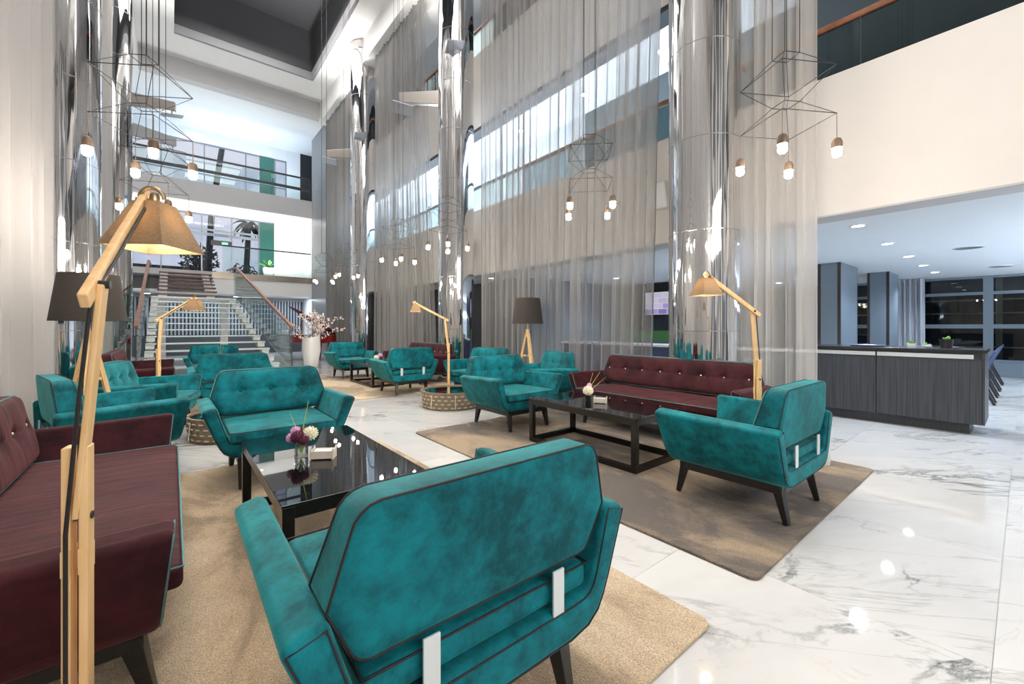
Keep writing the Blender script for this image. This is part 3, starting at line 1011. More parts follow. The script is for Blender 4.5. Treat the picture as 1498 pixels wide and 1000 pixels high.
def leafy(name, x, y, z0, h, r, n, label, seed, leaf=0.16):
    rnd = random.Random(seed)
    t = empty(name, (x, y, z0), 0, label, 'tree')
    MB().tube([(0, 0, 0), (0.1, 0, h * .6)], [0.09, 0.05], 6).build('trunk', M['silhouette_leaf'], t)
    m = MB()
    for _ in range(n):
        a, b, q = rnd.uniform(0, 2 * PI), rnd.uniform(-1, 1), rnd.random() ** 0.4
        c = Vector((math.cos(a) * math.sqrt(1 - b * b) * r * q, math.sin(a) * math.sqrt(1 - b * b) * r * q, h * 0.65 + b * r * q * 1.1))
        u = Vector((rnd.uniform(-1, 1), rnd.uniform(-1, 1), rnd.uniform(-1, 1))).normalized()
        v = u.orthogonal().normalized()
        m.add([c - u * leaf, c + v * leaf * .4, c + u * leaf, c - v * leaf * .4], [(0, 1, 2, 3)])
    tag(m.build('foliage', M['silhouette_leaf'], t), kind='stuff')
leafy('street_tree', 1.15, 28.5, -0.3, 7.9, 0.9, 420, 'dark round tree outside the mezzanine glazing left of the palm', 3)
leafy('street_tree', 3.2, 28.6, -0.3, 6.9, 0.75, 320, 'low dark shrub tree outside the glazing beside the palm trunk', 5)
o = box_obj('low_building', (-2.6, 1.0, 30.0, 31.0, 0, 4.7), M['night_wall']); tag(o, 'dark low building outside behind the head of the stairs', 'building')
struct(box_obj('ground', (-8, 10, 25.4, 40, -0.6, -0.3), M['night_wall']), 'dark ground outside the back glazing')
# ================================================================== RUGS
def rug(name, x0, x1, y0, y1, mat, label, r=0.05, h=0.016):
    poly = []
    for cx, cy, a0 in ((x1 - r, y0 + r, -90), (x1 - r, y1 - r, 0), (x0 + r, y1 - r, 90), (x0 + r, y0 + r, 180)):
        for k in range(6):
            a = math.radians(a0 + 90 * k / 5)
            poly.append((cx + r * math.cos(a), cy + r * math.sin(a)))
    cx, cy = (x0 + x1) / 2, (y0 + y1) / 2
    o = MB().prism([(x - cx, y - cy) for x, y in poly], 0, h).build(name, mat, None, bevel=0.006)
    o.location = (cx, cy, 0.0005)
    return tag(o, label, 'rug', 'lounge rugs')
RUGZ = 0.0165
rug('area_rug', -1.0, 1.83, 0.86, 4.66, M['rug_sand'], 'sand coloured rug under the near left seating group')
rug('area_rug', 2.30, 4.93, 0.86, 4.72, M['rug_taupe'], 'taupe brown rug under the right seating group with the long sofa')
rug('area_rug', 2.30, 4.93, 7.48, 11.5, M['rug_sand'], 'beige rug under the far right seating group')
rug('area_rug', -0.9, 1.83, 7.48, 11.4, M['rug_sand'], 'beige rug under the far left seating group near the stairs')

# ================================================================== UPHOLSTERED SEATS
def offset_path(pts, r):
    return pts
def seat_unit(name, Wd, fabric, piping, nbtn, btn_mat, label, cat, group):
    root = empty(name, (0, 0, 0), 0, label, cat, group)
    ht, hb = Wd / 2, Wd / 2 - 0.145
    YF, YR = -0.40, 0.41
    # --- shell: a flared U section, open at front and back
    def arc(cx, cz, r, a0, a1, n):
        return [(cx + r * math.cos(math.radians(a0 + (a1 - a0) * k / n)), cz + r * math.sin(math.radians(a0 + (a1 - a0) * k / n))) for k in range(n + 1)]
    outer = [(-ht, 0.650), (-ht + 0.045, 0.530), (-ht + 0.09, 0.410), (-hb - 0.026, 0.345), (-hb + 0.004, 0.298), (-hb + 0.055, 0.265), (-hb + 0.14, 0.25)]
    inner = [(-ht + 0.100, 0.678), (-ht + 0.134, 0.560), (-ht + 0.166, 0.455), (-hb + 0.035, 0.415), (-hb + 0.055, 0.392), (-hb + 0.085, 0.383), (-hb + 0.14, 0.38)]
    O = outer + [(-x, z) for x, z in reversed(outer)]
    I = inner + [(-x, z) for x, z in reversed(inner)]
    n = len(O)
    vs, fs = [], []
    NS = 6
    for k in range(NS + 1):
        t = k / NS
        y = YF + (YR - YF) * t
        for (x, z) in O:
            dy = -0.035 * max(0, (z - 0.3) / 0.35) * (1 - t)      # front edge leans forward at the arm top
            vs.append((x, y + dy, z - 0.02 * t * max(0, (z - 0.3) / 0.35)))
        for (x, z) in I:
            dy = -0.035 * max(0, (z - 0.3) / 0.35) * (1 - t)
            vs.append((x, y + dy, z - 0.02 * t * max(0, (z - 0.3) / 0.35)))
    for k in range(NS):
        a, b = k * 2 * n, (k + 1) * 2 * n
        for i in range(n - 1):
            fs.append((a + i, a + i + 1, b + i + 1, b + i))
            fs.append((a + n + i + 1, a + n + i, b + n + i, b + n + i + 1))
        fs.append((a + n, a, b, b + n))
        fs.append((a + n - 1, a + 2 * n - 1, b + 2 * n - 1, b + n - 1))
    for a in (0, NS * 2 * n):
        for i in range(n - 1):
            fs.append((a + i, a + i + 1, a + n + i + 1, a + n + i))
    MB().add(vs, fs).build('arm_shell', fabric, root, bevel=0.030, segs=4)
    # --- piping along the front and rear edges of the shell
    for k, yy in ((0, 0.0055), (NS, -0.0055)):
        pm = MB()
        base = k * 2 * n
        op = [Vector(vs[base + i]) + Vector((0, yy, 0)) for i in range(n)]
        ip = [Vector(vs[base + n + i]) + Vector((0, yy, 0)) for i in range(n)]
        def inset(P, Q, d):
            return [p + (q - p).normalized() * d for p, q in zip(P, Q)]
        for P in (op, ip):                      # stay inside the rounded arm tops
            P[0] = P[0] + (P[1] - P[0]).normalized() * 0.016
            P[-1] = P[-1] + (P[-2] - P[-1]).normalized() * 0.016
        loop = inset(op, ip, 0.010) + list(reversed(inset(ip, op, 0.010)))
        pm.tube(loop, 0.0028, 6, closed=True)
        pm.build('piping', piping, root, smooth=True, sharp=False)
    # --- seat cushion
    cw = hb - 0.035
    NX, NY = max(10, int(cw * 2 / 0.07)), 10
    rnd = random.Random(int(Wd * 100))
    vs, fs = [], []
    y0, y1, z0, z1 = -0.455, 0.375, 0.386, 0.478
    ring = []
    for j in range(NY + 1):
        for i in range(NX + 1):
            u, v = i / NX, j / NY
            x = -cw + 2 * cw * u
            y = y0 + (y1 - y0) * v
            e = min(u * 2 * cw, (1 - u) * 2 * cw, v * (y1 - y0), (1 - v) * (y1 - y0))
            puff = 0.016 * (1 - math.exp(-e / 0.06)) + 0.004 * math.sin(9 * x + 4 * y) * (1 - math.exp(-e / 0.05))
            vs.append((x, y, z1 - 0.012 + puff))
    for j in range(NY):
        for i in range(NX):
            b = j * (NX + 1) + i
            fs.append((b, b + 1, b + NX + 2, b + NX + 1))
    per = [i for i in range(NX + 1)] + [(j + 1) * (NX + 1) - 1 for j in range(1, NY + 1)] + [NY * (NX + 1) + i for i in range(NX - 1, -1, -1)] + [j * (NX + 1) for j in range(NY - 1, 0, -1)]
    b0 = len(vs)
    for i in per:
        x, y, z = vs[i]
        vs.append((x * 0.995, y, z0))
    m_ = len(per)
    for k in range(m_):
        fs.append((per[k], b0 + k, b0 + (k + 1) % m_, per[(k + 1) % m_]))
    fs.append(tuple(b0 + k for k in range(m_)))
    cu = MB().add(vs, fs).build('seat_cushion', fabric, root, bevel=0.022, segs=3)
    MB().tube([Vector(vs[i]) + Vector((0, 0, 0.0)) for i in per], 0.0036, 6, closed=True).build('seat_piping', piping, cu, smooth=True, sharp=False)
    # --- backrest: six sided slab, tufted in front
    zb, zw, zt = 0.50, 0.655, 0.885
    def hw(z):
        if z <= zw:
            t = (z - zb) / (zw - zb)
            w_ = (ht - 0.175) + 0.075 * t
        else:
            t = (z - zw) / (zt - zw)
            w_ = (ht - 0.10) - 0.065 * t
        d = min(zt - z, 0.05)
        w_ -= 0.05 - math.sqrt(max(0, 0.05 ** 2 - (0.05 - d) ** 2))
        d = min(z - zb, 0.03)
        w_ -= 0.03 - math.sqrt(max(0, 0.03 ** 2 - (0.03 - d) ** 2))
        return w_
    def yfront(z): return 0.185 + 0.085 * (z - zb) / (zt - zb)
    def yrear(z): return 0.372 + 0.036 * (z - zb) / (zt - zb)
    bw = ht - 0.10
    if nbtn == 3:
        bx = [-0.52 * bw, 0.0, 0.52 * bw]
    else:
        bx = [bw * (-0.90 + 1.80 * k / (nbtn - 1)) for k in range(nbtn)]
    bz = 0.705
    zs = [zb, zb + .012, zb + .03, .56, .60, .63, .655, .675, .69, .705, .72, .735, .76, .79, .82, .845, zt - .02, zt - .007, zt]
    NXb = max(36, int(2 * bw / 0.022))
    vs, fs = [], []
    for side in (0, 1):
        for z in zs:
            h_ = hw(z)
            for i in range(NXb + 1):
                s_ = -1 + 2 * i / NXb
                x = h_ * s_
                e = min((1 - abs(s_)) * h_, z - zb, zt - z)
                e = max(e, 0)
                if side == 0:
                    y = yfront(z) + 0.030 * math.exp(-e / 0.018) - 0.008
                    for b in bx:
                        r2 = (x - b) ** 2 + (z - bz) ** 2
                        y += 0.024 * math.exp(-r2 / (2 * 0.022 ** 2)) + 0.012 * math.exp(-r2 / (2 * 0.06 ** 2))
                    y += 0.005 * math.exp(-((z - bz) / 0.012) ** 2) * (1 if abs(x) < bw * 0.8 else 0)
                else:
                    y = yrear(z) - 0.010 * math.exp(-e / 0.008)
                vs.append((x, y, z))
    nz_, nx_ = len(zs), NXb + 1
    for side in (0, 1):
        o_ = side * nz_ * nx_
        for j in range(nz_ - 1):
            for i in range(NXb):
                b = o_ + j * nx_ + i
                q = (b, b + 1, b + nx_ + 1, b + nx_)
                fs.append(q if side == 0 else q[::-1])
    S1 = nz_ * nx_
    per = [i for i in range(nx_)] + [(j + 1) * nx_ - 1 for j in range(1, nz_)] + [(nz_ - 1) * nx_ + i for i in range(nx_ - 2, -1, -1)] + [j * nx_ for j in range(nz_ - 2, 0, -1)]
    for k in range(len(per)):
        a, b = per[k], per[(k + 1) % len(per)]
        fs.append((a, b, S1 + b, S1 + a))
    bk = MB().add(vs, fs).build('backrest', fabric, root, smooth=True)
    MB().tube([Vector(vs[S1 + i]) + Vector((0, 0.002, 0)) for i in per], 0.0034, 6, closed=True).build('back_piping', piping, bk, smooth=True, sharp=False)
    MB().tube([Vector(vs[i]) + Vector((0, -0.002, 0)) for i in per], 0.0036, 6, closed=True).build('back_piping', piping, bk, smooth=True, sharp=False)
    for k, b in enumerate(bx):
        if k == 0:
            bt = MB().ball((0, 0, 0), 0.011, 10, 6, sq=(1, 0.6, 1)).build('button', btn_mat, bk, smooth=True)
            bt.location = (b, yfront(bz) + 0.014, bz)
        else:
            copies(bt, [(b, yfront(bz) + 0.014, bz)], bk)
    # --- pale metal straps behind
    nst = (-0.225, 0.225) if Wd < 1.6 else (-0.8, -0.27, 0.27, 0.8)
    for k, x in enumerate(nst):
        if k == 0:
            sp_ = MB().box(-0.024, 0.024, -0.004, 0.004, 0.0, 0.155).build('back_strap', M['strap_white'], root, bevel=0.002)
            sp_.location = (x, 0.400, 0.355)
        else:
            copies(sp_, [(x, 0.400, 0.355)], root)
    # --- base frame and splayed legs
    fx = hb - 0.10
    bf = MB()
    bf.box(-fx, fx, -0.35, -0.30, 0.195, 0.25).box(-fx, fx, 0.30, 0.35, 0.195, 0.25)
    bf.box(-fx, -fx + 0.05, -0.30, 0.30, 0.195, 0.25).box(fx - 0.05, fx, -0.30, 0.30, 0.195, 0.25)
    bf.build('base_frame', M['black_wood'], root)
    lx = fx - 0.03
    for sx in (-1, 1):
        for sy in (-1, 1):
            MB().bar((sx * lx, sy * 0.318, 0.235), (sx * (lx + 0.012), sy * 0.371, 0.006), 0.062, 0.062, 0.034, 0.034).build('leg', M['black_wood'], root, bevel=0.004)
    return root

def put(o, x, y, facing_deg, z=0.0, label=None):
    """facing_deg: direction the seat looks to, measured from +X"""
    o.location = (x, y, z)
    o.rotation_euler = (0, 0, math.radians(facing_deg + 90))
    if label: o['label'] = label
    return o

ch = seat_unit('armchair', 1.14, M['teal'], M['piping_dark'], 3, M['teal'], 'x', 'armchair', 'teal velvet armchairs')
spots = [
    (0.73, 1.34, 90, 'teal velvet armchair in the foreground seen from behind, blocking the near coffee table'),
    (0.73, 4.27, -90, 'teal velvet armchair facing the camera across the near coffee table with flowers'),
    (3.38, 1.34, 90, 'teal armchair at right on the taupe rug, seen from side and back'),
    (3.49, 4.31, -90, 'teal armchair on the taupe rug facing us beside the woven basket table'),
    (-0.43, 5.16, 15, 'nearer of the two teal armchairs angled by the black drum lamp at left'),
    (-0.24, 6.66, -15, 'pale lit teal armchair behind its angled twin at left, buttoned back showing'),
    (4.72, 5.06, 163, 'teal armchair tucked between the end of the long burgundy sofa and the black lamp'),
    (4.60, 6.66, 195, 'teal armchair half hidden behind the one on the taupe rug, left of the black lamp'),
    (3.56, 7.77, 90, 'teal armchair seen from behind beside the far coffee table, two pale straps on its back'),
    (3.57, 10.97, -90, 'small far teal armchair near the white vase facing us'),
    (0.73, 7.80, 90, 'teal armchair back seen over the top of the near facing armchair'),
    (0.73, 11.0, -90, 'farthest teal armchair in front of the staircase facing us'),
]
for i, (x, y, a, lab) in enumerate(spots):
    on_rug = not (4 <= i <= 7)
    o = ch if i == 0 else copy_tree(ch)
    put(o, x, y, a, RUGZ if on_rug else 0.0, lab)
so = seat_unit('sofa', 2.28, M['burgundy'], M['piping_teal'], 8, M['button_metal'], 'x', 'sofa', 'burgundy buttoned sofas')
sofas = [
    (-0.425, 2.78, 0, 'burgundy sofa at the left edge behind the tall wooden lamp, teal piping'),
    (4.24 + 0.40, 2.84, 180, 'long burgundy sofa with a row of silver buttons behind the black coffee table'),
    (4.24 + 0.40, 9.35, 180, 'far burgundy sofa beside the middle chrome column'),
    (-0.40, 9.35, 0, 'far left burgundy sofa seen past the angled teal armchairs'),
]
for i, (x, y, a, lab) in enumerate(sofas):
    o = so if i == 0 else copy_tree(so)
    put(o, x, y, a, RUGZ, lab)

# ================================================================== COFFEE TABLES
def coffee_table(label, x, y, w=0.72, l=1.40, h=0.485):
    t = empty('coffee_table', (x, y, RUGZ), 0, label, 'coffee table', 'black coffee tables')
    a, b, q = w / 2, l / 2, 0.052
    MB().box(-a - 0.004, a + 0.004, -b - 0.004, b + 0.004, h - 0.014, h).build('glass_top', M['table_glass'], t, bevel=0.003)
    for sx in (-1, 1):
        for sy in (-1, 1):
            cx, cy = sx * (a - q / 2), sy * (b - q / 2)
            MB().box(cx - q / 2, cx + q / 2, cy - q / 2, cy + q / 2, 0, h - 0.0145).build('leg', M['table_frame'], t, bevel=0.002)
    for z0, z1, nm in ((h - 0.07, h - 0.015, 'top_rail'), (0.0, 0.048, 'bottom_rail')):
        for s_ in (-1, 1):
            MB().box(-a + q + .0005, a - q - .0005, s_ * (b - q / 2) - q / 2 + .001, s_ * (b - q / 2) + q / 2 - .001, z0, z1).build(nm, M['table_frame'], t)
            MB().box(s_ * (a - q / 2) - q / 2 + .001, s_ * (a - q / 2) + q / 2 - .001, -b + q + .0005, b - q - .0005, z0, z1).build(nm, M['table_frame'], t)
    return t
TH = RUGZ + 0.485
coffee_table('black glass coffee table in front of the near left sofa, flowers on it', 0.74, 2.79)
coffee_table('black glass coffee table on the taupe rug before the long burgundy sofa', 3.49, 2.84)
coffee_table('small looking far black coffee table on the beige rug between two teal armchairs', 3.62, 9.37)
coffee_table('black coffee table hidden between the far left teal armchairs', 0.74, 9.37)

# ================================================================== CENTREPIECES
def flower_vase(x, y, z, label, pot, heads, stems, kind):
    v = empty('flower_vase', (x, y, z), 0, label, 'vase', 'flower arrangements on the coffee tables')
    if pot == 'glass':
        MB().box(-0.032, 0.032, -0.032, 0.032, 0, 0.005).build('base', M['crate_wood'], v)
        for b in ((-0.032, -0.028, -0.032, 0.032), (0.028, 0.032, -0.032, 0.032), (-0.028, 0.028, -0.032, -0.028), (-0.028, 0.028, 0.028, 0.032)):
            box_obj('glass_side', (*b, 0.005, 0.085), M['clear_glass'], v)
    else:
        MB().lathe([(0.026, 0), (0.034, 0.07), (0.030, 0.07), (0.024, 0.01)], 16).build('pot', M['black_pot'], v, smooth=True)
    for k, (hx, hy, hz, r, mt) in enumerate(heads):
        m = MB()
        rnd = random.Random(k + int(x * 100))
        m.ball((hx, hy, hz), r * 0.80, 10, 7)
        for q in range(70):
            b = -1 + 2 * (q + .5) / 70
            a = q * 2.39996
            d = Vector((math.cos(a) * math.sqrt(1 - b * b), math.sin(a) * math.sqrt(1 - b * b), b))
            u = d.orthogonal().normalized()
            w_ = d.cross(u)
            c = Vector((hx, hy, hz)) + d * r * 0.74
            tp = Vector((hx, hy, hz)) + d * r * rnd.uniform(0.96, 1.05)
            s_ = r * 0.17
            m.add([c - u * s_, c + w_ * s_, c + u * s_, c - w_ * s_, tp + u * s_ * .5, tp - u * s_ * .5], [(0, 1, 4, 5), (2, 3, 5, 4), (1, 2, 4), (3, 0, 5)])
        m.build('flower_head', M[mt], v)
        MB().tube([(0, 0, 0.02), (hx * .6, hy * .6, hz * .7), (hx, hy, hz)], 0.003, 5).build('stem', M['stem'], v)
    for (sx, sy, sz) in stems:
        MB().tube([(0, 0, 0.05), (sx * .35, sy * .35, sz * .6), (sx, sy, sz)], [0.0035, 0.003, 0.0015], 5).build('grass_blade', M['stem'], v)
    return v
c39, s39 = math.cos(YAW), math.sin(YAW)
def scr(u, d):           # screen-right / away offsets to world offsets
    return (u * c39 + d * s39, -u * s39 + d * c39)
def hd(u, d, z, r, m): return (*scr(u, d), z, r, m)
flower_vase(0.62, 2.83, TH, 'clear vase of plum, pink and cream flowers on the near black coffee table', 'glass',
            [hd(-0.045, 0.02, 0.150, 0.031, 'petal_pink'), hd(-0.060, 0.0, 0.112, 0.033, 'petal_pink'), hd(-0.008, -0.03, 0.125, 0.042, 'petal_plum'),
             hd(0.034, -0.035, 0.108, 0.032, 'petal_plum'), hd(0.046, 0.02, 0.135, 0.046, 'petal_white'), hd(0.0, 0.04, 0.14, 0.036, 'petal_plum')],
            [(*scr(-0.10, 0.05), 0.26), (*scr(0.02, 0.05), 0.33)], 0)
flower_vase(3.47, 2.97, TH, 'small black pot with a cream flower on the coffee table by the burgundy sofa', 'pot',
            [hd(-0.004, -0.03, 0.118, 0.058, 'petal_white'), hd(0.02, 0.03, 0.165, 0.03, 'petal_pink'), hd(0.062, 0.01, 0.115, 0.030, 'petal_plum')],
            [(*scr(0.06, 0.04), 0.30), (*scr(0.14, 0.05), 0.31), (*scr(0.20, 0.05), 0.25)], 1)
flower_vase(3.50, 8.95, TH, 'pot of cream and pink flowers on the far black coffee table', 'pot',
            [hd(-0.03, -0.03, 0.13, 0.06, 'petal_white'), hd(0.04, 0.02, 0.18, 0.045, 'petal_pink'), hd(0.07, -0.01, 0.12, 0.04, 'petal_plum')], [], 1)
flower_vase(0.68, 9.3, TH, 'pot with yellow green blades rising above the far left armchair back', 'pot',
            [hd(0.0, 0.0, 0.13, 0.05, 'petal_white')], [(*scr(-0.04, 0), 0.46), (*scr(0.01, 0), 0.50), (*scr(0.06, 0), 0.45)], 1)
def crate(x, y, z, rz, label):
    c = empty('wooden_crate', (x, y, z), rz, label, 'crate', 'little whitewashed crates')
    MB().box(-0.058, 0.058, -0.034, 0.034, 0.004, 0.010).build('bottom', M['crate_wood'], c)
    for s_ in (-1, 1):
        MB().box(-0.058, 0.058, s_ * 0.037 - 0.003, s_ * 0.037 + 0.003, 0.008, 0.052).build('side_board', M['crate_wood'], c)
        MB().add([(s_ * 0.060, -0.042, 0), (s_ * 0.060, 0.042, 0), (s_ * 0.060, 0.042, 0.068), (s_ * 0.060, 0.02, 0.056), (s_ * 0.060, -0.02, 0.056), (s_ * 0.060, -0.042, 0.068),
                  (s_ * 0.066, -0.042, 0), (s_ * 0.066, 0.042, 0), (s_ * 0.066, 0.042, 0.068), (s_ * 0.066, 0.02, 0.056), (s_ * 0.066, -0.02, 0.056), (s_ * 0.066, -0.042, 0.068)],
                 [(0, 1, 2, 3, 4, 5), (11, 10, 9, 8, 7, 6)] + [(i, (i + 1) % 6, 6 + (i + 1) % 6, 6 + i) for i in range(6)]).build('end_board', M['crate_wood'], c)
    MB().box(-0.054, 0.054, -0.031, 0.031, 0.012, 0.050).build('filling', M['china'], c, bevel=0.006)
    return c
crate(0.715, 2.70, TH, math.radians(-32), 'whitewashed wooden crate beside the plum flowers on the near table')
crate(3.49, 2.82, TH, math.radians(-60), 'whitewashed wooden crate beside the black flower pot on the right table')
crate(3.45, 8.80, TH, math.radians(-40), 'tiny white crate on the far black coffee table')

# ================================================================== LAMPS
def spot_point(name, loc, power, col, parent=None, r=0.04):
    l = bpy.data.lights.new(name, 'POINT')
    l.energy = power
    l.color = col
    l.shadow_soft_size = r
    o = bpy.data.objects.new(name, l)
    COL.objects.link(o)
    o.location = loc
    if parent is not None: o.parent = parent
    return o

def wooden_lamp(x, y, elbow, head, label, zf=0.0, shade_rz=0.0, power=16, tilt=0.0, size=1.0):
    """jointed reading lamp; elbow and head are offsets from the base"""
    L = empty('wooden_floor_lamp', (x, y, zf), 0, label, 'floor lamp', 'jointed wooden floor lamps')
    E, Hd = Vector(elbow), Vector(head)
    dirn = Vector((Hd.x - E.x, Hd.y - E.y, 0)).normalized()
    side = Vector((-dirn.y, dirn.x, 0))
    MB().lathe([(0.12, 0), (0.12, 0.018), (0.112, 0.024)], 32).build('base', M['black_wood'], L, smooth=True)
    for s_ in (-1, 1):
        o_ = side * (0.0150 * s_)
        MB().bar((o_.x, o_.y, 0.022), (o_.x, o_.y, 1.00), 0.017, 0.042, up=tuple(dirn)).build('post_slat', M['oak'], L, bevel=0.003)
        MB().bar((o_.x, o_.y, 0.70), (o_.x, o_.y, 0.76), 0.0168, 0.046, up=tuple(dirn)).build('post_block', M['oak'], L)
    J0 = Vector((0, 0, 0.83))
    MB().bar(J0, E, 0.0125, 0.042, up=tuple(dirn)).build('middle_arm', M['oak'], L, bevel=0.003)
    ad = (Hd - E).normalized()
    a0 = E - ad * 0.075
    for s_ in (1,):
        o_ = side * 0.0165
        MB().bar(a0 + o_, Hd + ad * 0.05 + o_, 0.019, 0.038).build('upper_arm', M['oak'], L, bevel=0.004)
    kn = MB()
    kn.tube([tuple(E - side * 0.014), tuple(E + side * 0.030)], 0.010, 12)
    kn.build('elbow_knob', M['cord'], L, smooth=True)
    MB().tube([tuple(J0 - side * 0.027), tuple(J0 + side * 0.027)], 0.009, 12).build('lower_knob', M['cord'], L, smooth=True)
    # cord along the arms
    off = side * 0.013 - dirn * 0.027
    MB().tube([off + Vector((0, 0, 0.03)), off + Vector((0, 0, 0.8)), E * 0.5 + off + Vector((0, 0, 0.41)), E + off - Vector((0, 0, 0.03)), E + side * 0.002 + ad * 0.10, Hd - ad * 0.06 + side * 0.002, Hd + Vector((0, 0, -0.01))],
              0.0042, 8).build('cord', M['cord'], L, smooth=True)
    # swivel and gooseneck ring
    S0 = Hd + side * 0.0
    MB().tube([tuple(S0 - side * 0.02), tuple(S0 + side * 0.035)], 0.010, 12).build('swivel', M['gold'], L, smooth=True)
    ring = []
    r = 0.036 * size
    rd = -side
    for k in range(13):
        a = PI * k / 12
        ring.append(tuple(Hd + rd * (0.006 - r * math.cos(a)) + Vector((0, 0, r * 1.1 * math.sin(a) + 0.012))))
    MB().tube(ring, 0.0065, 8).build('gooseneck', M['gold'], L, smooth=True)
    C = Hd + rd * 0.012 + Vector((0, 0, 0.034 * size))
    MB().lathe([(0.010, 0.0), (0.014, -0.012), (0.014, -0.03), (0.020, -0.036), (0.020, -0.052)], 14, tuple(C)).build('stem_joint', M['gold'], L, smooth=True)
    # four sided shade, thin cloth
    sh = empty_part('shade_frame', L)
    sh.location = C + Vector((0, 0, -0.035))
    sh.rotation_euler = (tilt, 0, shade_rz)
    hb_, ht_, hh = 0.112 * size, 0.047 * size, 0.175 * size
    vs = []
    for s_, zz in ((hb_, -hh), (ht_, 0.0), (ht_ - 0.004, 0.0), (hb_ - 0.004, -hh)):
        vs += [(-s_, -s_, zz), (s_, -s_, zz), (s_, s_, zz), (-s_, s_, zz)]
    fs = []
    for a, b in ((0, 1), (1, 2), (2, 3), (3, 0)):
        for k in range(4):
            k2 = (k + 1) % 4
            fs.append((a * 4 + k, a * 4 + k2, b * 4 + k2, b * 4 + k))
    MB().add(vs, fs).build('shade', M['shade_cloth'], sh)
    MB().box(-ht_ + .004, ht_ - .004, -0.006, 0.006, -0.006, 0.0).build('shade_spider', M['gold'], sh)
    MB().ball((0, 0, -0.082 * size), 0.030, 12, 8, sq=(1, 1, 1.2)).build('bulb', M['bulb'], sh, smooth=True)
    return L

def empty_part(name, parent):
    # a small metal hub that carries the shade
    return MB().lathe([(0.016, -0.03), (0.016, 0.004)], 14).build(name, M['gold'], parent, smooth=True)

wooden_lamp(-0.175, 1.43, (0.046, -0.034, 1.385), (0.118, 0.385, 1.695), 'tall wooden floor lamp in the left foreground with linen shade, before the burgundy sofa', RUGZ, math.radians(-36), 16, size=0.86)
wooden_lamp(3.95, 1.47, (-0.06, 0.02, 1.42), (-0.50, 0.20, 1.70), 'lit wooden floor lamp at the right end of the long burgundy sofa', RUGZ, math.radians(-28), 16, size=0.85)
wooden_lamp(3.93, 6.67, (-0.05, 0.05, 1.45), (-0.50, 0.33, 1.73), 'wooden floor lamp behind the right basket table', 0.0, math.radians(-20), 14, size=0.85)
wooden_lamp(-0.15, 7.55, (0.03, 0.04, 1.42), (0.40, 0.26, 1.72), 'wooden floor lamp between the far left sofa and the stairs', 0.0, math.radians(-30), 14, size=1.0)

def drum_lamp(x, y, label, rz):
    L = empty('tripod_floor_lamp', (x, y, 0), rz, label, 'floor lamp', 'black drum tripod lamps')
    for k in range(3):
        a = 2 * PI * k / 3
        MB().bar((0.27 * math.cos(a), 0.27 * math.sin(a), 0), (0.03 * math.cos(a), 0.03 * math.sin(a), 1.18), 0.045, 0.045, 0.04, 0.03, up=(math.cos(a), math.sin(a), 0)).build('leg', M['oak'], L)
        MB().bar((0.125 * math.cos(a), 0.125 * math.sin(a), 0.78), (0.02 * math.cos(a), 0.02 * math.sin(a), 0.78), 0.02, 0.03).build('spreader', M['oak'], L)
    MB().cyl(0, 0, 1.12, 1.26, 0.035, 0.03, 16).build('hub', M['oak'], L, smooth=True)
    MB().cyl(0, 0, 1.26, 1.45, 0.010, None, 10).build('rod', M['steel'], L, smooth=True)
    MB().lathe([(0.285, 1.36), (0.225, 1.82), (0.221, 1.82), (0.281, 1.36)], 48, caps=False).build('shade', M['shade_black'], L, smooth=True)
    sp3 = MB()
    for k in range(3):
        a = 2 * PI * k / 3
        sp3.bar((0, 0, 1.45), (0.222 * math.cos(a), 0.222 * math.sin(a), 1.80), 0.005, 0.005)
    sp3.build('shade_spider', M['steel'], L)
    return L
drum_lamp(-0.64, 5.88, 'tripod lamp with dark drum shade at left, behind the angled teal armchairs', 0.5)
drum_lamp(5.02, 5.72, 'tripod lamp with dark drum shade before the wide grey curtain', 0.2)

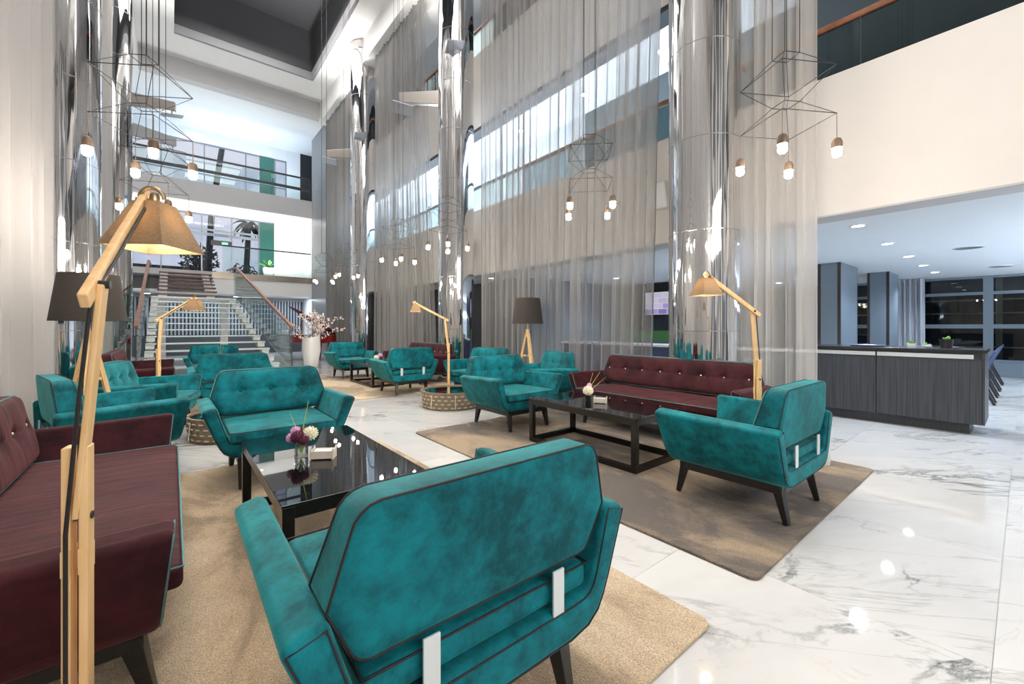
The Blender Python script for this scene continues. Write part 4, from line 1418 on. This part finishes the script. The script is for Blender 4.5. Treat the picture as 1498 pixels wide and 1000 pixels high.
# ================================================================== BASKET TABLES
def basket(x, y, label):
    B = empty('basket_table', (x, y, 0), 0, label, 'side table', 'woven basket side tables')
    R, Hh = 0.50, 0.27
    MB().lathe([(R - 0.03, 0.004), (R - 0.012, Hh * 0.5), (R - 0.012, Hh), (R - 0.02, Hh), (R - 0.02, Hh * .5), (R - 0.045, 0.004)], 64, caps=False).build('inner_wall', M['strap_brown'], B, smooth=True)
    MB().cyl(0, 0, 0.002, 0.012, R - 0.035, None, 48).build('bottom', M['strap_brown'], B)
    def bandz(z0, z1, ph, mat, name):
        nn = 96
        vs = []
        for k in range(nn):
            a = 2 * PI * k / nn
            w = 0.006 * math.sin(a * 18 + ph)
            for rr in (R - 0.006 + w, R + 0.002 + w):
                for z in (z0, z1):
                    k2 = 1 - 0.05 * (1 - z / Hh)
                    vs.append((rr * k2 * math.cos(a), rr * k2 * math.sin(a), z))
        fs = []
        for k in range(nn):
            a, b = 4 * k, 4 * ((k + 1) % nn)
            fs += [(a, b, b + 1, a + 1), (a + 2, a + 3, b + 3, b + 2), (a + 1, b + 1, b + 3, a + 3), (a, a + 2, b + 2, b)]
        return MB().add(vs, fs).build(name, mat, B, smooth=True)
    nb = 4
    for k in range(nb):
        z0 = 0.012 + k * 0.062
        bandz(z0, z0 + 0.052, k * PI, M['strap_brown'], 'horizontal_strap')
    MB().lathe([(R - 0.02, Hh - 0.012), (R + 0.006, Hh - 0.012), (R + 0.006, Hh + 0.004), (R - 0.02, Hh + 0.004)], 64, caps=False).build('rim', M['strap_brown'], B, smooth=True)
    up = None
    for k in range(36):
        a = 2 * PI * k / 36
        m = MB()
        if up is None:
            vs = []
            for q in range(9):
                z = 0.008 + (Hh - 0.02) * q / 8
                w = 0.007 * math.sin(PI * (z - 0.012) / 0.062 + PI / 2)
                k2 = 1 - 0.05 * (1 - z / Hh)
                for yy in (-0.024, 0.024):
                    vs.append(((R - 0.001 + w) * k2, yy, z))
            up = m.add(vs, [(2 * q, 2 * q + 1, 2 * q + 3, 2 * q + 2) for q in range(8)]).build('vertical_strap', M['strap_brown'], B, smooth=True)
        else:
            c = copies(up, [(0, 0, 0)], B)[0]
            c.rotation_euler = (0, 0, a)
            if k % 2: c.location = (0, 0, 0.0)
    stp = None
    k_ = 0
    for row in range(4):
        z = 0.040 + row * 0.060
        for k in range(30):
            a = 2 * PI * (k + 0.5 * (row % 2)) / 30
            k2 = 1 - 0.05 * (1 - z / Hh)
            if stp is None:
                stp = MB().box(-0.003, 0.004, -0.026, 0.026, -0.006, 0.006).build('cream_stitch', M['strap_cream'], B)
                c = stp
            else:
                c = copies(stp, [(0, 0, 0)], B)[0]
            rr = (R + 0.0105) * k2
            c.location = (rr * math.cos(a), rr * math.sin(a), z)
            c.rotation_euler = (0, 0, a)
    vst = None
    for k in range(8):
        a = 2 * PI * k / 8 + 0.35
        if vst is None:
            vst = MB().box(-0.003, 0.004, -0.007, 0.007, -0.11, 0.11).build('cream_upright', M['strap_cream'], B)
            c = vst
        else:
            c = copies(vst, [(0, 0, 0)], B)[0]
        c.location = ((R + 0.0155) * 0.978 * math.cos(a), (R + 0.0155) * 0.978 * math.sin(a), 0.135)
        c.rotation_euler = (0, -0.09, a)
    MB().cyl(0, 0, Hh - 0.022, Hh - 0.013, R - 0.021, None, 64).build('glass_top', M['basket_glass'], B)
    return B
basket(3.60, 6.00, 'round woven strap basket table with glass top beside the teal armchair on the right')
basket(0.62, 6.05, 'round woven strap basket table half hidden behind the near facing teal armchair')
# ================================================================== PENDANT CLUSTERS
def pendant(x, y, rot, label, zb=2.6, ceil=11.395):
    P = empty('pendant_light', (x, y, zb), math.radians(rot), label, 'pendant light', 'wire frame pendant clusters')
    R = 0.31
    def sq(r, z, off=0.0):
        return [Vector((r * math.cos(PI / 2 * k + off), r * math.sin(PI / 2 * k + off), z)) for k in range(4)]
    A, B_, C, D = sq(0.088, 0.77), sq(R, 0.60), sq(0.088, 0.40), sq(R, 0.245)
    w = MB()
    rw = 0.0032
    for ring in (A, B_, C, D):
        for k in range(4):
            w.tube([ring[k], ring[(k + 1) % 4]], rw, 5)
    for k in range(4):
        w.tube([A[k], B_[k]], rw * .8, 4)
        w.tube([B_[k], C[k]], rw * .8, 4)
        w.tube([C[k], D[k]], rw * .8, 4)
    w.build('wire_frame', M['wire'], P)
    for k in range(4):
        MB().tube([A[k], (A[k].x, A[k].y, ceil - zb)], 0.003, 5).build('cable', M['wire'], P)
    hs = None
    for k in range(4):
        c = D[k]
        if hs is None:
            h = MB()
            h.tube([(0, 0, 0.245), (0, 0, 0.05)], 0.003, 5)
            h.lathe([(0.004, 0.07), (0.026, 0.055), (0.034, 0.03), (0.034, -0.01), (0.030, -0.01)], 16)
            hs = h.build('lamp_holder', M['holder'], P, smooth=True)
            MB().lathe([(0.027, -0.010), (0.029, -0.055), (0.020, -0.070), (0.002, -0.074)], 14).build('bulb', M['pendant_bulb'], hs, smooth=True)
            o = hs
        else:
            o = copy_tree(hs, P)
        o.location = (c.x, c.y, 0)
    return P
pendant(3.65, 1.16, 104, 'wire framed pendant cluster hanging nearest at right before the white wall band')
pendant(3.53, 3.00, 90, 'wire framed pendant cluster in front of the wide curtain above the right coffee table')
pendant(-0.17, 4.31, 12, 'nearest left wire framed pendant cluster above the drum lamp')
pendant(-0.14, 6.10, 20, 'second wire framed pendant cluster on the left, just above the linen shade')
pendant(3.42, 5.83, 60, 'wire framed pendant cluster in front of the middle chrome column')
pendant(3.38, 7.62, 75, 'wire framed pendant cluster left of the middle chrome column')
pendant(3.38, 10.7, 40, 'far wire framed pendant cluster before the far chrome column')
pendant(3.30, 12.4, 25, 'farthest wire framed pendant cluster near the slate grey pier')

# ================================================================== WALL SPEAKERS, BRACKET ARMS AND PLATES
def speaker(x, y, z, label):
    s_ = empty('wall_speaker', (x, y, z), 0, label, 'speaker', 'white wall speakers')
    o = MB().add([(-0.12, -0.17, -0.20), (0.10, -0.11, -0.20), (0.10, 0.11, -0.20), (-0.12, 0.17, -0.20),
                  (-0.12, -0.17, 0.20), (0.10, -0.11, 0.20), (0.10, 0.11, 0.20), (-0.12, 0.17, 0.20)],
                 [(3, 2, 1, 0), (4, 5, 6, 7), (0, 1, 5, 4), (1, 2, 6, 5), (2, 3, 7, 6), (3, 0, 4, 7)]).build('cabinet', M['speaker'], s_, bevel=0.015)
    o.rotation_euler = (0, math.radians(-14), 0)
    g_ = MB().box(-0.128, -0.121, -0.15, 0.15, -0.18, 0.18).build('grille', M['alu'], s_)
    g_.rotation_euler = (0, math.radians(-14), 0)
    MB().bar((0.10, 0, 0), (6.0 - x, 0, 0.02), 0.05, 0.05).build('bracket', M['holder'], s_)
speaker(5.78, 3.52, 3.30, 'white tilted loudspeaker on the wall left of the broad chrome column')
speaker(5.78, 9.12, 3.20, 'white loudspeaker on the wall right of the middle chrome column')
speaker(5.78, 16.0, 3.40, 'white loudspeaker on the wall right of the far chrome column')

def bracket(x, y, z, dx, dy, L, label, col='arm_metal', h0=0.34, h1=0.24):
    b = empty('bracket_arm', (x, y, z), math.atan2(dy, dx), label, 'bracket', 'bracket arms on the columns')
    vs = []
    for xx, hh in ((0.42, h0), (0.36 + L, h1)):
        vs += [(xx, -0.06, -hh / 2), (xx, 0.06, -hh / 2), (xx, 0.06, hh / 2), (xx, -0.06, hh / 2)]
    MB().add(vs, [(3, 2, 1, 0), (4, 5, 6, 7), (0, 1, 5, 4), (1, 2, 6, 5), (2, 3, 7, 6), (3, 0, 4, 7)]).build('arm', M[col], b, bevel=0.01)
    MB().bar((0.36 + L - 0.08, 0, -h1 / 2), (0.36 + L - 0.08, 0, -h1 / 2 - 0.12), 0.03, 0.03).build('hanger', M['steel'], b)
    p = MB().box(-0.24, 0.24, -0.2, 0.2, -0.012, 0.012).build('reflector_plate', M['plate_grey'], b)
    p.location = (0.36 + L - 0.08, 0, -h1 / 2 - 0.13)
    p.rotation_euler = (0.18, -0.15, 0.3)
    return b
DL = (-0.776, 0.631)
bracket(5.35, 8.73, 6.85, DL[0], DL[1], 1.02, 'long pale bracket arm with square plate on the left of the middle chrome column')
bracket(5.35, 8.73, 7.95, -0.60, -0.80, 0.16, 'short bracket with square plate high on the front of the middle chrome column', h0=0.10, h1=0.10)
bracket(5.35, 15.1, 7.55, DL[0], DL[1], 0.95, 'bracket arm with square plate on the left of the far chrome column')
bracket(5.35, 15.1, 8.15, -0.50, -0.86, 0.20, 'short bracket with plate on the front of the far chrome column', h0=0.10, h1=0.10)
bracket(-1.25, 15.1, 7.35, 0.80, -0.20, 1.00, 'bracket arm with dark plate on the right of the farther left chrome column')
bracket(-1.25, 15.1, 6.65, 0.85, 0.30, 1.05, 'lower bracket arm with plate on the farther left chrome column', col='plate_grey')

# ================================================================== GRAND PIANO
pn = empty('grand_piano', (0, 0, 0), 0, 'polished red mahogany grand piano with raised lid near the far chrome column', 'piano')
body = []
ctrl = [(4.98, 18.9), (4.98, 17.0), (4.75, 16.75), (4.45, 16.85), (4.22, 17.2), (4.0, 17.55), (3.72, 17.85), (3.58, 18.2), (3.56, 18.9)]
pn_o = MB().prism(ctrl[::-1], 0.68, 1.0).build('case', M['piano_red'], pn, bevel=0.02)
hx, hz = 4.96, 1.012
ang = math.radians(38)
vs = []
for th in (0.0, 0.022):
    for (x, y) in [(4.97, 18.4)] + ctrl[1:8] + [(3.57, 18.4)]:
        d = (hx - x) * 1.28
        vs.append((hx - d * math.cos(ang) + th * math.sin(ang), y, hz + d * math.sin(ang) + th * math.cos(ang)))
n_ = len(vs) // 2
MB().add(vs, [tuple(range(n_ - 1, -1, -1)), tuple(range(n_, 2 * n_))] + [(i, (i + 1) % n_, n_ + (i + 1) % n_, n_ + i) for i in range(n_)]).build('lid', M['piano_red'], pn)
MB().tube([(3.75, 17.9, 1.0), (4.02, 17.8, hz + (hx - 4.02) * math.tan(ang) - 0.01)], 0.014, 8).build('lid_prop', M['piano_red'], pn)
MB().box(3.60, 4.94, 18.9, 19.12, 0.68, 0.78).build('key_bed', M['piano_red'], pn)
MB().box(3.70, 4.84, 18.93, 19.10, 0.781, 0.80).build('keyboard', M['ivory'], pn)
for (lx, ly) in ((3.72, 18.7), (4.82, 18.7), (4.72, 17.0)):
    MB().lathe([(0.03, 0), (0.035, 0.06), (0.025, 0.07), (0.04, 0.12), (0.065, 0.60), (0.075, 0.68)], 12, (lx, ly, 0)).build('leg', M['piano_red'], pn, smooth=True)
MB().bar((4.25, 18.6, 0.10), (4.25, 18.6, 0.68), 0.10, 0.05).build('pedal_lyre', M['piano_red'], pn)
MB().box(4.14, 4.36, 18.5, 18.72, 0.07, 0.10).build('pedal_box', M['piano_red'], pn)
MB().bar((4.25, 18.6, 0.0), (4.25, 18.6, 0.07), 0.03, 0.12).build('pedal', M['gold'], pn)

# ================================================================== TALL VASE WITH BLOSSOM
vz = empty('floor_vase', (3.47, 14.5, 0), 0.4, 'tall white floor vase holding blossoming branches beside the piano', 'vase')
vs, fs = [], []
prof = [(0.165, 0.0), (0.18, 0.02), (0.205, 0.25), (0.25, 0.55), (0.24, 0.8), (0.235, 1.02)]
seg = 28
for side in (0, 1):
    for r, z in (prof if side == 0 else prof[::-1]):
        for k in range(seg):
            a = 2 * PI * k / seg
            rr = r - (0.02 if side else 0)
            q = 1 / max(abs(math.cos(a)) ** 6 + abs(math.sin(a)) ** 6, 1e-6) ** (1 / 6)
            q = 0.5 + 0.5 * q
            zz = z + (0.08 * math.cos(a) if z > 1.0 else 0) + (0.02 if side and z < 0.01 else 0)
            vs.append((rr * q * math.cos(a), rr * q * math.sin(a), zz))
nr = len(prof) * 2
for i in range(nr - 1):
    for k in range(seg):
        k2 = (k + 1) % seg
        fs.append((i * seg + k, i * seg + k2, (i + 1) * seg + k2, (i + 1) * seg + k))
fs.append(tuple(range(seg - 1, -1, -1)))
fs.append(tuple((nr - 1) * seg + k for k in range(seg)))
MB().add(vs, fs).build('vessel', M['vase_white'], vz, smooth=True)
fb = MB()
rnd = random.Random(11)
for k in range(15):
    u = rnd.uniform(-1.0, 1.05)
    d = rnd.uniform(-0.4, 0.4)
    ox, oy = scr(u * 0.95, d)
    q = Matrix.Rotation(-0.4, 2) @ Vector((ox, oy))
    tip = Vector((q.x, q.y, 1.0 + rnd.uniform(0.18, 0.80) - 0.10 * abs(u)))
    mid = Vector((q.x * .4, q.y * .4, 1.0 + (tip.z - 1.0) * 0.75 + 0.06))
    pts = []
    for t_ in [i / 7 for i in range(8)]:
        p0 = Vector((q.x * .06, q.y * .06, 0.5))
        pts.append(p0 * (1 - t_) ** 2 + mid * 2 * t_ * (1 - t_) + tip * t_ ** 2 + Vector((rnd.uniform(-.012, .012), rnd.uniform(-.012, .012), 0)))
    MB().tube(pts, [0.010 - 0.0009 * i for i in range(8)], 5).build('branch', M['twig'], vz)
    for i in range(3, 8):
        for _ in range(7):
            c = pts[i] + Vector((rnd.uniform(-.06, .06), rnd.uniform(-.06, .06), rnd.uniform(-.05, .06)))
            fb.ball(c, rnd.uniform(0.014, 0.026), 6, 4, 0.15)
tag(fb.build('blossoms', M['blossom'], vz), kind='stuff')

# ================================================================== COUNTER WITH DARK STRIPED FRONT
ct = empty('counter', (7.42, 0.30, 0), 0, 'long charcoal striped counter with dark stone top right of the lounge', 'counter')
MB().box(0.02, 0.78, 0.02, 2.9, 0.135, 0.985).build('body', M['charcoal'], ct)
MB().box(0.10, 0.70, 0.13, 2.85, 0.0, 0.134).build('plinth', M['counter_lam'], ct)
MB().box(-0.015, 0.81, -0.012, 2.93, 0.986, 1.025).build('stone_top', M['counter_top'], ct, bevel=0.004)
for k in range(3):
    y0 = 0.02 + 0.96 * k
    MB().box(-0.006, 0.019, y0 + 0.004, y0 + 0.953, 0.135, 0.890).build('front_panel', M['counter_lam'], ct)
    MB().box(-0.003, 0.018, y0 + 0.010 + (0.06 if k == 0 else 0), y0 + 0.950, 0.915, 0.965).build('metal_strip', M['alu'], ct)
    MB().box(0.0, 0.0195, y0, y0 + 0.959, 0.891, 0.914).build('shadow_gap', M['charcoal'], ct)
MB().box(0.0, 0.80, 0.0, 0.019, 0.135, 0.985).build('end_panel', M['counter_lam'], ct)
# a second lower bar behind the curtains
b2 = empty('bar_counter', (7.5, 3.9, 0), 0, 'low bar with white top and blue front seen through the curtain gap', 'counter')
MB().box(0.03, 0.6, 0.03, 3.37, 0, 0.90).build('body', M['chair_blue'], b2)
MB().box(0.0, 0.63, 0.0, 3.4, 0.901, 0.945).build('top', M['china'], b2, bevel=0.004)

def pot_on(x, y, z, r, h, mat, plant, name, label, cat, seed=0):
    p = empty(name, (x, y, z), 0, label, cat)
    MB().lathe([(r * .82, 0), (r, h), (r * .92, h), (r * .78, h * .15), (0.001, h * .15)], 20).build('pot', mat, p, smooth=True)
    if plant:
        rnd = random.Random(seed)
        MB().cyl(0, 0, h * .5, h * .85, r * .88, None, 16).build('soil', M['twig'], p)
        for k in range(22):
            a, e = rnd.uniform(0, 2 * PI), rnd.uniform(0.15, 1.2)
            d = Vector((math.cos(a) * math.cos(e), math.sin(a) * math.cos(e), math.sin(e)))
            s_ = d.cross(Vector((0, 0, 1))).normalized() * 0.012
            c = Vector((0, 0, h * .85))
            q = r * rnd.uniform(0.7, 1.15)
            MB().add([c - s_, c + s_, c + d * q * .6 + s_ * 1.6, c + d * q, c + d * q * .6 - s_ * 1.6], [(0, 1, 2, 3, 4)]).build('leaf', M['leaf_lime'], p)
    return p
CZ = 1.026
pot_on(7.62, 2.02, CZ, 0.045, 0.085, M['black_pot'], False, 'cup', 'small black cup on the counter beside the first blue pillar', 'cup')
pot_on(7.95, 0.66, CZ, 0.070, 0.11, M['black_pot'], True, 'succulent_pot', 'black pot of lime green succulents near the right end of the counter', 'plant', 4)
pot_on(8.12, 1.02, CZ, 0.055, 0.045, M['china'], True, 'succulent_bowl', 'low bowl of pale green leaves on the counter behind the black pot', 'plant', 6)
pl = empty('serving_tray', (7.82, 1.45, CZ), 0, 'dark round tray with a white plate lying on the counter', 'tray')
MB().lathe([(0.17, 0), (0.21, 0.014), (0.20, 0.016), (0.165, 0.004)], 32).build('tray', M['chair_blue'], pl, smooth=True)
MB().lathe([(0.06, 0.005), (0.11, 0.018), (0.105, 0.02), (0.055, 0.009)], 28).build('plate', M['china'], pl, smooth=True)
o = pot_on(7.68, 4.30, 0.9455, 0.05, 0.09, M['black_pot'], False, 'cup', 'black cup standing on the white topped bar by the chrome column', 'cup')

# ================================================================== RESTAURANT: PILLARS, SLATS, TELEVISION
def pillar(x0, x1, y0, y1, label):
    p = empty('pillar', ((x0 + x1) / 2, (y0 + y1) / 2, 0), 0, label, 'pillar', 'blue grey restaurant pillars')
    a, b, q = (x1 - x0) / 2, (y1 - y0) / 2, 0.055
    hz_ = RZ - 0.002
    MB().box(-a + .02, a - .02, -b + .02, b - .02, 0, hz_).build('core', M['charcoal'], p)
    for s_ in (-1, 1):
        MB().box(s_ * (a - .01) - .009, s_ * (a - .01) + .009, -b + q, b - q, 0, hz_).build('side_panel', M['pillar_blue'], p)
        MB().box(-a + q * .6, a - q * .6, s_ * (b - .01) - .009, s_ * (b - .01) + .009, 0, hz_).build('side_panel', M['pillar_blue'], p)
        for t_ in (-1, 1):
            MB().box(s_ * (a - .016) - .018, s_ * (a - .016) + .018, t_ * (b - q / 2) - q / 2, t_ * (b - q / 2) + q / 2, 0, hz_).build('corner_trim', M['pillar_trim'], p)
pillar(10.85, 12.25, 2.44, 2.84, 'nearer square blue grey pillar with dark corner trim behind the counter')
pillar(13.6, 14.75, 2.10, 2.52, 'second square blue grey pillar, right of the nearer one')

sw = empty('slatted_wall', (11.6, 5.6, 0), 0, 'black vertical slatted wall behind the bar, seen through the curtains', 'wall panel')
box_obj('back_board', (0.0, 0.018, 0.0, 3.0, 0.0, RZ - 0.002), M['black_paint'], sw)
s0 = box_obj('slat', (-0.03, -0.0005, -0.018, 0.018, 1.20, RZ - 0.004), M['charcoal'], sw)
for k in range(44):
    if k == 0: s0.location = (0, 0.06, 0)
    else: copies(s0, [(0, 0.06 + k * 0.066, 0)], sw)
o = MB().box(11.50, 11.598, 5.65, 8.5, 0.86, 1.19).build('moss_strip', M['moss']); tag(o, 'strip of green moss running below the slatted wall', 'planting'); o['kind'] = 'stuff'
o = MB().box(11.3, 11.599, 5.65, 8.5, 0.0, 0.858).build('low_cabinet', M['chair_blue']); tag(o, 'blue low cabinet beneath the moss strip', 'cabinet')
tv = empty('wall_television', (11.53, 6.92, 2.02), 0, 'flat television with violet picture on the slatted wall', 'television')
box_obj('casing', (-0.03, 0.03, -0.62, 0.62, -0.37, 0.37), M['black_paint'], tv, bevel=0.01)
box_obj('screen', (-0.036, -0.031, -0.59, 0.59, -0.34, 0.34), M['screen'], tv)

# dining tables and chairs
dt = empty('dining_table', (13.2, 1.42, 0), 0, 'long dark dining table laid with white plates behind the counter', 'table')
box_obj('table_top', (-2.9, 2.9, -0.42, 0.42, 0.74, 0.78), M['table_wood'], dt, bevel=0.005)
for sx in (-2.6, 0, 2.6):
    box_obj('leg', (sx - 0.05, sx + 0.05, -0.30, 0.30, 0, 0.739), M['chair_leg'], dt)
pp = empty('dinner_plate', (11.0, 1.18, 0.781), 0, 'white dinner plate laid on the long dark dining table', 'plate', 'white plates on the dining table')
MB().lathe([(0.08, 0), (0.15, 0.018), (0.145, 0.02), (0.075, 0.006)], 24).build('plate', M['china'], pp, smooth=True)
ORD = ['first', 'second', 'third', 'fourth', 'fifth', 'sixth', 'seventh', 'eighth']
pp['label'] = 'white plate on the dining table, near row, first from the counter'
for row, y, xs_ in (('near', 1.18, (11.7, 12.4, 13.1, 13.8, 14.5, 15.2)), ('far', 1.66, (11.0, 12.1, 13.8, 15.2))):
    for k, x in enumerate(xs_):
        c = copy_tree(pp); c.location = (x, y, 0.781)
        c['label'] = 'white plate on the dining table, %s row, %s from the counter' % (row, ORD[k + (1 if row == 'near' else 0)])
pot_on(13.3, 1.42, 0.781, 0.09, 0.12, M['china'], True, 'table_plant', 'white bowl of greenery in the middle of the dining table', 'plant', 9)
dc = empty('dining_chair', (10.6, 0.55, 0), 0, 'x', 'chair', 'navy dining chairs')
MB().box(-0.23, 0.23, -0.20, 0.24, 0.42, 0.48).build('seat', M['chair_blue'], dc, bevel=0.02)
MB().add([(-0.22, -0.19, 0.485), (0.22, -0.19, 0.485), (0.22, -0.14, 0.485), (-0.22, -0.14, 0.485), (-0.21, -0.36, 0.90), (0.21, -0.36, 0.90), (0.21, -0.325, 0.90), (-0.21, -0.325, 0.90)],
         [(3, 2, 1, 0), (4, 5, 6, 7), (0, 1, 5, 4), (1, 2, 6, 5), (2, 3, 7, 6), (3, 0, 4, 7)]).build('backrest', M['chair_blue'], dc, bevel=0.02)
for sx in (-1, 1):
    MB().bar((sx * 0.19, -0.17, 0.42), (sx * 0.20, -0.34, 0.0), 0.05, 0.05, 0.035, 0.035).build('leg', M['chair_leg'], dc)
    MB().bar((sx * 0.19, 0.20, 0.42), (sx * 0.20, 0.26, 0.0), 0.05, 0.05, 0.035, 0.035).build('leg', M['chair_leg'], dc)
nth = ['nearest navy dining chair at the end of the counter', 'second navy dining chair from the counter end', 'third navy dining chair from the counter end', 'fourth navy dining chair, close to the dark window']
for k, x in enumerate((10.75, 11.9, 13.1, 14.5)):
    c = dc if k == 0 else copy_tree(dc)
    c.location = (x, 0.66, 0); c['label'] = nth[k]
for k, x in enumerate((11.55, 12.9, 15.3)):
    c = copy_tree(dc); c.location = (x, 2.07, 0); c.rotation_euler = (0, 0, PI)
    c['label'] = ['navy dining chair across the table, before the nearer pillar', 'navy dining chair across the table, between the two pillars', 'navy dining chair across the table, next to the grey drape'][k]

# ================================================================== DOWNLIGHTS
def downlight(x, y, z, label, group, power, col, r=0.07, spot=True):
    d = empty('downlight', (x, y, z), 0, label, 'ceiling light', group)
    MB().lathe([(r, -0.001), (r + 0.025, -0.001), (r + 0.022, -0.008), (r, -0.008)], 24, caps=False).build('trim_ring', M['alu'], d, smooth=True)
    MB().cyl(0, 0, -0.006, -0.002, r, None, 24).build('lens', M['downlight'], d)
    if spot:
        l = bpy.data.lights.new('downlight_beam', 'SPOT')
        l.energy = power; l.color = col; l.spot_size = math.radians(140); l.spot_blend = 0.8; l.shadow_soft_size = r
        o = bpy.data.objects.new('downlight_beam', l); COL.objects.link(o); o.parent = d; o.location = (0, 0, -0.02)
    return d
for k, x in enumerate((7.15, 9.05, 11.0, 12.85, 14.7)):
    downlight(x, 1.42, RZ, ['first', 'second', 'third', 'fourth', 'fifth'][k] + ' recessed downlight of the restaurant row counted from the lounge', 'restaurant downlights', 250, COOL)
for x, y, w_ in ((8.0, -1.8, 'added over the aisle past the counter end'), (11.0, -1.8, 'added over the middle of the right aisle'), (14.0, -1.8, 'added over the right aisle near the window'), (8.6, 4.6, 'over the low white topped bar'), (9.6, 7.2, 'before the slatted wall'), (14.5, 4.8, 'behind the second pillar')):  # the right aisle row is out of view, added to light the restaurant
    downlight(x, y, RZ, 'recessed downlight ' + w_, 'outer restaurant downlights', 230, COOL)
for k, y in enumerate((4.2, 6.05, 8.2, 10.4, 12.6)):
    downlight(6.95, y, 6.35, ['first', 'second', 'third', 'fourth', 'fifth'][k] + ' recessed gallery downlight counted from the broad chrome column', 'gallery downlights', 30, NEUT)
downlight(0.78, 24.4, 10.72, 'left recessed downlight over the upper back gallery', 'upper back gallery downlights', 80, NEUT, 0.09)
downlight(3.75, 24.1, 10.72, 'right recessed downlight over the upper back gallery', 'upper back gallery downlights', 80, NEUT, 0.09)
for k, x in enumerate((0.2, 1.9, 3.4, 4.9)):
    downlight(x, 23.7, 6.76, ['leftmost', 'second from left', 'third from left', 'rightmost'][k] + ' recessed downlight in the mezzanine ceiling', 'mezzanine downlights', 45, NEUT, 0.06)
for x, y, w_ in ((6.9, 9.4, 'nearer'), (6.9, 12.0, 'farther')):
    downlight(x, y, RZ, w_ + ' recessed downlight behind the far grey curtain', 'passage downlights', 25, WARM)

# ================================================================== SMALL ITEMS ON THE MEZZANINE AND FLOOR
pt = empty('potted_palm', (3.72, 23.85, 3.74), 0, 'leafy palm in a white square pot on the mezzanine', 'plant')
MB().add([(-0.17, -0.17, 0), (0.17, -0.17, 0), (0.17, 0.17, 0), (-0.17, 0.17, 0), (-0.22, -0.22, 0.5), (0.22, -0.22, 0.5), (0.22, 0.22, 0.5), (-0.22, 0.22, 0.5)],
         [(3, 2, 1, 0), (4, 5, 6, 7), (0, 1, 5, 4), (1, 2, 6, 5), (2, 3, 7, 6), (3, 0, 4, 7)]).build('pot', M['china'], pt, bevel=0.01)
rnd = random.Random(21)
for k in range(26):
    a, e = rnd.uniform(0, 2 * PI), rnd.uniform(0.5, 1.45)
    L_ = rnd.uniform(0.45, 0.80)
    pts = []
    for q in range(6):
        t_ = q / 5
        pts.append(Vector((math.cos(a) * L_ * math.cos(e) * t_, math.sin(a) * L_ * math.cos(e) * t_, 0.5 + L_ * math.sin(e) * t_ - 0.35 * L_ * t_ * t_)))
    sd = Vector((-math.sin(a), math.cos(a), 0))
    vs, fs = [], []
    for q, c in enumerate(pts):
        wd_ = 0.055 * math.sin(PI * (0.08 + 0.9 * q / 5))
        vs += [c - sd * wd_, c + sd * wd_]
    for q in range(5):
        fs.append((2 * q, 2 * q + 1, 2 * q + 3, 2 * q + 2))
    MB().add(vs, fs).build('leaf', M['leaf'], pt)
sg = empty('hanging_sign', (1.85, 24.6, 5.35), 0, 'small dark hanging sign with green mark before the glazing', 'sign')
box_obj('board', (-0.42, 0.42, -0.03, 0.03, -0.12, 0.12), M['black_paint'], sg)
box_obj('green_mark', (0.02, 0.26, -0.034, -0.031, -0.05, 0.05), glow('green_sign_glow', (0.12, 0.75, 0.25), 0.6), sg)
for sx in (-0.3, 0.3):
    MB().tube([(sx, 0, 0.12), (sx, 0, 1.39)], 0.008, 6).build('hanger_rod', M['steel'], sg)
wb = empty('white_bollard', (4.72, 1.19, RUGZ), 0, 'slim white stand on the rug behind the teal armchair at right', 'stand')
MB().box(-0.03, 0.03, -0.05, 0.05, 0.0, 0.40).build('body', M['china'], wb, bevel=0.008)
MB().box(-0.033, 0.033, -0.053, 0.053, 0.401, 0.412).build('cap', M['china'], wb)

for x, y, lab in ((10.6, 0.62, 'nearer round grey ceiling grille past the row of restaurant downlights'), (14.4, 0.35, 'farther round grey ceiling grille near the restaurant window')):
    g = empty('ceiling_grille', (x, y, RZ), 0, lab, 'ceiling grille', 'round ceiling grilles')
    MB().lathe([(0.17, -0.001), (0.19, -0.001), (0.188, -0.010), (0.17, -0.010)], 28, caps=False).build('trim_ring', M['alu'], g, smooth=True)
    MB().cyl(0, 0, -0.006, -0.002, 0.168, None, 28).build('mesh', M['frame_grey'], g)
